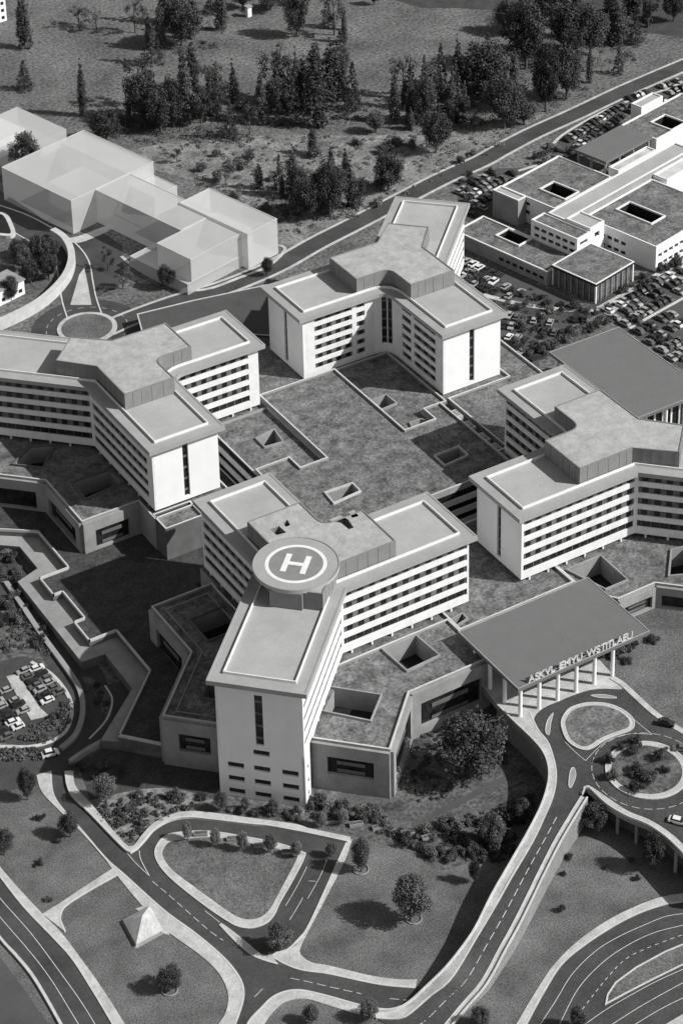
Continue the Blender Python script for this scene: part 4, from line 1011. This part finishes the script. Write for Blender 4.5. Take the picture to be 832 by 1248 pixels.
# shrubs
def scatter(polypx, n, w0, w1, mats_, label, z=0.0, hk=1.0, avoid=0.0):
    P = ats(polypx, z); xs = [p[0] for p in P]; ys = [p[1] for p in P]; got = []
    def inside(x, y):
        r_ = False
        for i in range(len(P)):
            (x1, y1), (x2, y2) = P[i-1], P[i]
            if (y1 > y) != (y2 > y) and x < (x2-x1)*(y-y1)/(y2-y1)+x1: r_ = not r_
        return r_
    t = 0
    while len(got) < n and t < n*60:
        t += 1; x, y = random.uniform(min(xs), max(xs)), random.uniform(min(ys), max(ys))
        if inside(x, y) and all(math.dist((x, y), q) > avoid for q in got):
            got.append((x, y)); bush(x, y, random.uniform(w0, w1), random.choice(mats_), label, label, z, hk)
scatter([(300, 985), (420, 1000), (500, 1030), (520, 1050), (640, 1050), (600, 985), (535, 1005), (495, 1018), (470, 990), (390, 975), (372, 990)], 44, 2.2, 4.4, (L_, L_, D_, P_), 'rounded shrub in the planted belt in front of the podium', avoid=1.8)
scatter([(560, 1035), (610, 1045), (640, 1000), (655, 965), (640, 965), (610, 990)], 14, 3.0, 5.2, (L_, D_), 'shrub crowded against the ramp parapet')
scatter([(740, 915), (770, 903), (805, 903), (830, 925), (826, 955), (790, 968), (755, 962), (738, 945)], 15, 2.2, 4.4, (L_, D_), 'dark shrub on the planted roundabout island', ED+.35, avoid=1.5)
scatter([(745, 800), (775, 770), (800, 775), (795, 785), (760, 810)], 7, 3.2, 4.8, (L_, D_), 'round bush on the lawn beside the sign canopy', ED+.1, .8, 2.0)
scatter([(0, 690), (25, 700), (70, 770), (62, 800), (20, 800), (0, 790)], 18, 2.4, 4.6, (L_, D_, P_), 'shrub on the rough bank above the left car park', avoid=1.6)
scatter([(70, 870), (85, 850), (80, 890), (60, 905), (40, 900)], 6, 1.8, 3.0, (L_, P_), 'shrub on the rounded end of the left car park')
scatter([(0, 660), (22, 665), (25, 690), (0, 695)], 6, 2.6, 4.2, (P_, L_), 'pale shrub in the sunken bed at the left edge', 0.4)
scatter([(100, 835), (118, 835), (133, 860), (125, 885), (118, 860)], 6, 1.6, 2.6, (D_, L_), 'low shrub in the curved bed beside the left road')
scatter([(90, 935), (130, 930), (190, 950), (265, 970), (260, 985), (160, 975), (105, 965)], 9, 2.2, 4.0, (D_, L_), 'shrub in the shade below the dark lawn terrace')
scatter([(285, 985), (375, 1000), (372, 1003), (282, 990)], 9, 2.0, 3.0, (L_, P_), 'clipped shrub at the foot of the front end wall')
scatter([(100, 985), (190, 965), (250, 975), (220, 988), (160, 1025)], 8, 1.2, 2.2, (P_, L_), 'small pale shrub on the rough grass left of the loop road')
scatter([(180, 175), (330, 180), (440, 170), (560, 170), (600, 185), (470, 250), (360, 285), (330, 280), (210, 200)], 24, 3.5, 6.5, (L_, P_, P_), 'low shrub scattered on the rough ground below the forest', avoid=6)
scatter([(0, 985), (70, 1000), (110, 1050), (60, 1100), (0, 1040)], 6, 1.2, 2.4, (D_, L_), 'small dark shrub on the left front grass')
scatter([(690, 1040), (780, 1050), (790, 1080), (690, 1110), (660, 1130)], 6, 1.2, 2.6, (D_,), 'small dark shrub on the right front lawn')
scatter([(560, 360), (650, 370), (735, 380), (690, 400), (650, 440), (615, 420)], 24, 2.4, 4.6, (L_, D_, P_), 'shrub among the parked cars behind the far tower', avoid=2)
scatter([(565, 325), (600, 350), (680, 370), (720, 375), (722, 385), (660, 372), (560, 345)], 15, 2.4, 4.4, (L_, D_), 'shrub in the strip along the low clinic wing', avoid=1.8)
scatter([(725, 370), (770, 345), (832, 310), (832, 322), (775, 360), (735, 382)], 14, 2.8, 4.8, (L_, D_), 'shrub below the sunlit clinic facade', avoid=1.8)
scatter([(640, 200), (670, 178), (700, 188), (705, 205), (670, 200)], 9, 3.2, 5.0, (L_, P_), 'shrub beside the drop off canopy at the rear of the clinic', avoid=2)
scatter([(752, 384), (832, 440), (832, 425), (790, 395), (765, 380)], 14, 2.0, 4.0, (L_, D_, P_), 'shrub between the plain canopy and the parked cars', avoid=1.8)
scatter([(655, 420), (735, 385), (745, 392), (680, 425), (652, 445)], 16, 2.0, 4.2, (L_, D_, P_), 'shrub beside the rear edge of the plain canopy', avoid=1.6)
scatter([(560, 215), (620, 200), (600, 240), (560, 260)], 9, 2.2, 4.0, (L_, D_, P_), 'shrub between the cars left of the clinic', avoid=2)

def undergrowth(name, polys, n, w0, w1, m_, label):
    mb = MB(); rng = random.Random(n)
    for poly, k in polys:
        P = ats(poly); x0, x1 = min(p[0] for p in P), max(p[0] for p in P); y0, y1 = min(p[1] for p in P), max(p[1] for p in P); c = 0
        while c < k:
            x, y = rng.uniform(x0, x1), rng.uniform(y0, y1); ins = False
            for i in range(len(P)):
                (ax, ay), (bx, by) = P[i-1], P[i]
                if (ay > y) != (by > y) and x < (bx-ax)*(y-ay)/(by-ay)+ax: ins = not ins
            if not ins: continue
            c += 1; r = rng.uniform(w0, w1)/2
            for j in range(34):
                d = Vector((rng.gauss(0, 1), rng.gauss(0, 1), abs(rng.gauss(0, .8)))).normalized()
                leaf_quad(mb, Vector((x, y, .05))+Vector((d.x*r, d.y*r, d.z*r*.75))*rng.uniform(.6, 1.05), .3, rng, d)
    o = mb.build(name, m_); tag(o, label, 'undergrowth', kind='stuff'); return o
undergrowth('undergrowth', [([(180, 175), (330, 165), (440, 165), (560, 160), (655, 142), (600, 185), (470, 250), (360, 288), (330, 280), (210, 200)], 330)], 330, 1.2, 3.4, 'leaf_pale', 'low scrub growing over the rough ground below the forest')
undergrowth('forest_floor', [([(160, 120), (300, 120), (310, 170), (200, 180), (130, 165)], 130), ([(320, 110), (440, 110), (450, 150), (330, 160)], 90), ([(330, 225), (450, 220), (450, 265), (340, 275)], 80), ([(480, 110), (690, 80), (720, 115), (640, 150), (500, 160)], 160), ([(610, 50), (790, 40), (790, 70), (640, 100)], 70), ([(190, 30), (270, 20), (270, 60), (190, 70)], 40)], 570, 2.0, 5.5, 'leaf_dark', 'dark undergrowth beneath the forest trees')
undergrowth('bank_scrub', [([(0, 690), (25, 700), (70, 770), (62, 800), (20, 800), (0, 790)], 130), ([(70, 868), (86, 850), (84, 885), (60, 906), (20, 904), (40, 885)], 60), ([(0, 912), (60, 914), (50, 925), (0, 930)], 40)], 230, .9, 2.6, 'leaf', 'rough scrub on the bank and rounded end of the left car park')
undergrowth('car_park_planting', [([(560, 355), (650, 370), (735, 380), (690, 400), (655, 445), (615, 425), (590, 400)], 70), ([(752, 384), (832, 440), (832, 425), (790, 395), (765, 380)], 30), ([(655, 420), (735, 385), (745, 392), (680, 425), (652, 445)], 50), ([(556, 320), (690, 368), (735, 378), (690, 378), (560, 345)], 45), ([(640, 200), (670, 178), (700, 188), (705, 205), (670, 205)], 40)], 340, 1.0, 2.6, 'leaf', 'low planting between the rows of parked cars at the upper right')
undergrowth('groundcover', [([(300, 985), (420, 1000), (500, 1030), (520, 1050), (640, 1050), (600, 985), (535, 1005), (495, 1018), (470, 990), (390, 975), (372, 990)], 230), ([(560, 1035), (610, 1045), (645, 1000), (640, 965), (600, 990)], 60), ([(95, 985), (190, 965), (260, 975), (220, 990), (160, 1025)], 150), ([(500, 880), (560, 860), (600, 880), (630, 930), (560, 965), (500, 985)], 130)], 570, .8, 2.2, 'leaf', 'low leafy ground cover in the garden belt at the foot of the podium')
# planters: pale low boxes between the belt shrubs
for x, y, a in ((405, 1002, .2), (434, 1006, .25), (462, 1010, .3), (497, 1017, .2), (522, 1022, .4), (245, 1018, .1), (285, 1024, .1), (318, 1032, .1), (352, 1040, .1), (330, 985, .2), (362, 993, .2)):
    X, Y = at(x, y); mb = MB(); mb.box((X, Y, .45), (3.4, 1.3, .9), 0, R(-35)+a)
    o = tag(mb.build('planter', 'concrete'), 'low pale planter box among the front belt shrubs', 'planter', 'pale planters in the front belt')
    mb = MB(); mb.box((X, Y, .92), (3.0, .9, .06), 0, R(-35)+a); mb.build('soil', 'bed', o)
for x, y in ((504, 1120), (440, 1060), (207, 1207)):
    X, Y = at(x, y); mb = MB(); q = circ((X, Y), 1.9, 20)[:-1]; mb.ring(q, inset(q, .2), 0, .3); tag(mb.build('tree_ring', 'concrete'), {504: 'pale ring kerb round the large front lawn tree', 440: 'pale ring kerb round the tree at the hedge end', 207: 'pale ring kerb round the tree below the garden pavilion'}[x], 'kerb')

# ------------------------------------------------------------------ cars
def car_mesh(kind):
    L2, W2 = 2.2, .9
    b = MB()
    prof = [(-2.2, .35), (-2.2, .85), (-1.9, .95), (-1.0, 1.0), (1.0, .98), (2.0, .85), (2.2, .7), (2.2, .35)]
    for s_ in (-1, 1):
        pts = [(x, s_*W2, z) for x, z in prof]; b.face(pts if s_ < 0 else pts[::-1])
    for i in range(len(prof)):
        a, c = prof[i], prof[(i+1) % len(prof)]
        b.face([(a[0], -W2, a[1]), (a[0], W2, a[1]), (c[0], W2, c[1]), (c[0], -W2, c[1])])
    cab = MB()
    lo, hi = [(-1.75, -.84), (1.15, -.84), (1.15, .84), (-1.75, .84)], [(-1.25, -.68), (.45, -.68), (.45, .68), (-1.25, .68)]
    for i in range(4):
        j = (i+1) % 4; cab.face([(*lo[i], .97), (*lo[j], .97), (*hi[j], 1.46), (*hi[i], 1.46)])
    top = MB(); top.prism(hi, 1.46, 1.5)
    wh = MB()
    wh.tube([(0, -.1, 0), (0, .1, 0)], [.33, .33], 12)
    return b, cab, top, wh
_b, _c, _t, _w = car_mesh(0)
def mk_mesh(mb, name, m_):
    me = bpy.data.meshes.new(name); me.from_pydata(mb.v, [], mb.f); me.materials.append(MATS[m_]); me.update(); return me
CARM = {c: (mk_mesh(_b, 'car_body', c), mk_mesh(_t, 'car_roof', c)) for c in ('car_white', 'car_silver', 'car_grey', 'car_dark')}
CAB = mk_mesh(_c, 'car_windows', 'glass'); WHL = mk_mesh(_w, 'wheel', 'tyre')
FARM = {}
for c in CARM:
    m2 = MB()
    for src, k in ((_b, 0), (_c, 1), (_t, 0)):
        n0 = len(m2.v); m2.v += src.v; m2.f += [tuple(i+n0 for i in f) for f in src.f]; m2.m += [k]*len(src.f)
    me = bpy.data.meshes.new('parked_car'); me.from_pydata(m2.v, [], m2.f); me.materials.append(MATS[c]); me.materials.append(MATS['glass'])
    for p, k in zip(me.polygons, m2.m): p.material_index = k
    FARM[c] = me
def car(X, Y, ang, col, label, group=None, z=0.0, far=False, name='parked_car', size=1.0):
    k1, k2, k3 = size*random.uniform(.9, 1.1), size*random.uniform(.94, 1.06), size*random.choice((.95, 1.0, 1.0, 1.12, 1.3))
    if far:
        o = link(name, FARM[col]); o.location = (X, Y, z); o.rotation_euler = (0, 0, ang); o.scale = (k1, k2, k3); return tag(o, label, 'car', group)
    r_ = empty(name, label, 'car', group, (X, Y, z), ang); r_.scale = (k1, k2, k3)
    link('body', CARM[col][0], r_); link('roof', CARM[col][1], r_); link('windows', CAB, r_)
    for sx in (-1.35, 1.35):
        for sy in (-.85, .85): o = link('wheel', WHL, r_); o.location = (sx, sy, .33)
    return r_
cols = ['car_white', 'car_silver', 'car_silver', 'car_grey', 'car_grey', 'car_dark', 'car_dark', 'car_dark']
cn_ = {'car_white': 'white', 'car_silver': 'silver', 'car_grey': 'grey', 'car_dark': 'dark'}
def row(px0, px1, place, ang=None, step=2.75, skip=.14, far=True, flip=0.0, size=1.0):
    a, b = Vector(at(*px0)), Vector(at(*px1)); L = (b-a).length; d = (b-a)/L
    h = math.atan2(d.y, d.x)+math.pi/2+flip if ang is None else ang
    s = 0
    while s < L:
        if random.random() > skip:
            c = random.choice(cols); p = a+d*s
            lb = 'small '+cn_[c]+' car parked '+place
            car(p.x+random.uniform(-.15, .15), p.y+random.uniform(-.3, .3), h+random.choice((0, math.pi))+random.uniform(-.03, .03), c, lb, lb, .06, far, size=size)
        s += step*random.uniform(.98, 1.08)
# parking surfaces
sheet('parking_lot', ats([(690, 160), (740, 128), (832, 92), (880, 80), (880, 140), (790, 125), (740, 148), (700, 185), (670, 190)]), .05, 'asphalt_pale')
sheet('parking_lot', ats([(560, 262), (556, 232), (600, 205), (660, 205), (650, 225), (615, 245), (600, 262), (575, 275)]), .05, 'asphalt_pale')
sheet('parking_lot', ats([(556, 310), (600, 325), (690, 362), (720, 380), (700, 395), (660, 425), (655, 450), (600, 430), (560, 400)]), .05, 'asphalt_pale')
sheet('parking_lot', ats([(735, 385), (832, 325), (900, 300), (900, 450), (832, 450), (760, 400)]), .05, 'asphalt_pale')
up = 'in the upper right lot along the ring road'
for p0, p1 in (((690, 172), (760, 128)), ((702, 180), (770, 134)), ((760, 124), (832, 98)), ((770, 131), (832, 108)), ((712, 184), (738, 166)), ((785, 130), (832, 118))): row(p0, p1, up)
for p0, p1 in (((560, 236), (606, 208)), ((562, 246), (628, 210)), ((566, 256), (640, 216)), ((575, 262), (625, 236))): row(p0, p1, 'in the lot between the far tower and the clinic')
for p0, p1 in (((562, 318), (612, 340)), ((560, 330), (640, 360)), ((562, 342), (630, 366))): row(p0, p1, 'below the low clinic wing')
for p0, p1 in (((610, 385), (690, 398)), ((612, 398), (690, 408)), ((620, 412), (670, 425)), ((630, 425), (655, 440)), ((660, 388), (720, 392))): row(p0, p1, 'in the planted lot behind the far tower', skip=.35)
row((806, 428), (832, 414), 'in the lot at the right edge beside the plain canopy')
row((818, 438), (836, 428), 'in the lot at the right edge beside the plain canopy')
for p0, p1 in (((748, 388), (832, 340)), ((760, 396), (832, 354)), ((778, 406), (832, 376)), ((790, 418), (832, 392)), ((740, 380), (832, 330))): row(p0, p1, 'in the lot at the right edge beside the plain canopy', skip=.2)
for L_2 in ([(735, 382), (780, 352), (832, 322), (880, 300)], [(590, 358), (640, 370), (690, 376), (720, 376), (742, 366), (790, 338), (840, 310)]):
    q = smooth(ats(L_2), 5); mb = MB(); mb.strip(q, offset_line(q, 2.2), -.02, .2); struct(mb, 'pavement', 'pavement')
for L_2 in ([(765, 400), (800, 380), (845, 355)], [(672, 175), (690, 160), (745, 130), (800, 112), (850, 92)], [(630, 208), (660, 200), (675, 206)]):
    q = smooth(ats(L_2), 5); mb = MB(); mb.strip(q, offset_line(q, 1.0), -.02, .22); struct(mb, 'pavement', 'kerb')
ribbon('service_road', [(560, 352), (600, 366), (650, 378), (705, 382), (735, 372), (790, 340), (850, 306)], 6.5, .06, 'asphalt', False)
# west car park
sheet('parking_lot', ats([(-30, 800), (0, 806), (30, 800), (62, 815), (85, 845), (88, 870), (78, 895), (45, 908), (0, 905), (-30, 900)], 0), .05, 'asphalt', 3)
mb = MB(); mb.prism(ats([(8, 825), (22, 822), (49, 863), (60, 873), (38, 878)]), 0, .2); struct(mb, 'path', 'pavement')
kr = smooth(ats([(40, 806), (66, 822), (86, 848), (90, 872), (78, 897), (45, 911), (0, 912), (-30, 910)]), 4)
mb = MB(); mb.strip(kr, offset_line(kr, 1.0), -.02, .25); struct(mb, 'pavement', 'kerb')
kr = smooth(ats([(5, 712), (24, 740), (48, 776), (76, 814), (94, 842), (98, 870), (90, 896), (72, 913)]), 5)
mb = MB(); mb.strip(kr, offset_line(kr, -1.4), -.02, .9); tag(mb.build('boundary_wall', 'concrete'), 'long low boundary wall curving between the left car park and the dark road', 'wall')
for p0, p1 in (((30, 820), (64, 862)), ((6, 836), (36, 878)), ((-8, 850), (26, 893)), ((-6, 880), (10, 902)), ((46, 816), (76, 852))): row(p0, p1, 'in the rounded left car park', far=False, skip=.1, step=2.35, size=.86)
car(*at(62, 921), R(20)-G, 'car_white', 'white car driving past the left road junction', z=.06, name='moving_car')
car(*at(811, 884, ED), R(-42)-G+.4, 'car_dark', 'dark car with white roof markings at the entrance road kerb', z=ED+.06, name='waiting_car')
car(*at(829, 914, ED), R(150), 'car_grey', 'grey car at the right edge of the planted roundabout', z=ED+.06, name='waiting_car')
car(*at(826, 1003, ED), R(-40)-G+.3, 'car_white', 'white car on the lower right side of the roundabout deck', z=ED+.06, name='moving_car')

# rough ground cover below the forest, beds, and sheets with shade painted in
sheet('painted_tree_shade', ats([(470, -30), (900, -60), (900, 42), (790, 40), (720, 30), (640, 16), (560, 10), (500, 6)]), .005, 'turf_shade_painted', 4)  # painted shade of trees beyond the top edge, same meadow underneath
sheet('rough_ground', ats([(150, 195), (200, 175), (330, 165), (450, 165), (560, 158), (660, 140), (610, 168), (540, 205), (480, 238), (430, 262), (380, 285), (345, 300), (280, 235)]), 0.005, 'scrub', 4)
sheet('garden_bed', ats([(480, 900), (520, 860), (600, 850), (650, 930), (655, 975), (610, 1030), (540, 1060), (500, 1040), (430, 1018), (380, 1008), (300, 1000), (270, 985), (370, 990), (470, 975)]), 0.008, 'bed', 4)
sheet('rough_grass', ats([(90, 985), (130, 970), (200, 960), (260, 975), (225, 988), (190, 1000), (160, 1030), (110, 990)]), 0.008, 'scrub', 3)
sheet('painted_lawn_shade', ats([(95, 930), (140, 905), (275, 940), (275, 985), (200, 965), (110, 975)]), 0.006, 'turf_shade_painted')  # lawn sheet with the shade below the terrace painted into its colour

# ------------------------------------------------------------------ light, world, camera
SUN_AZ, SUN_EL = R(-44.5), R(39)
sd = bpy.data.lights.new('sun', 'SUN'); sd.energy = 4.6; sd.angle = R(.5); sd.color = (1, .995, .985)
so = bpy.data.objects.new('sun', sd); COL.objects.link(so)
tos = Vector((math.cos(SUN_AZ)*math.cos(SUN_EL), math.sin(SUN_AZ)*math.cos(SUN_EL), math.sin(SUN_EL)))
so.rotation_euler = tos.to_track_quat('Z', 'Y').to_euler()
w = bpy.data.worlds.new('World'); SC.world = w; w.use_nodes = True; nt = w.node_tree
bg = nt.nodes['Background']; bg.inputs['Strength'].default_value = .103
sky = nt.nodes.new('ShaderNodeTexSky'); sky.sky_type = 'NISHITA'; sky.sun_disc = False
sky.sun_elevation = SUN_EL; sky.sun_rotation = R(90)-SUN_AZ
bwn = nt.nodes.new('ShaderNodeRGBToBW'); nt.links.new(sky.outputs[0], bwn.inputs[0]); nt.links.new(bwn.outputs[0], bg.inputs['Color'])
cd = bpy.data.cameras.new('camera'); co = bpy.data.objects.new('camera', cd); COL.objects.link(co)
co.matrix_world = Matrix.Translation(CAM) @ Matrix(((RT.x, UP.x, -FW.x), (RT.y, UP.y, -FW.y), (RT.z, UP.z, -FW.z))).to_4x4()
cd.sensor_fit = 'VERTICAL'; cd.sensor_height = 36; cd.lens = F_PX/1248*36
cd.shift_y = -(624-PPY)/1248; cd.clip_end = 8000; cd.clip_start = 5
SC.camera = co
vs = SC.view_settings; vs.view_transform = 'Standard'; vs.look = 'None'; vs.gamma = 1; vs.exposure = 0.12; vs.use_curve_mapping = False
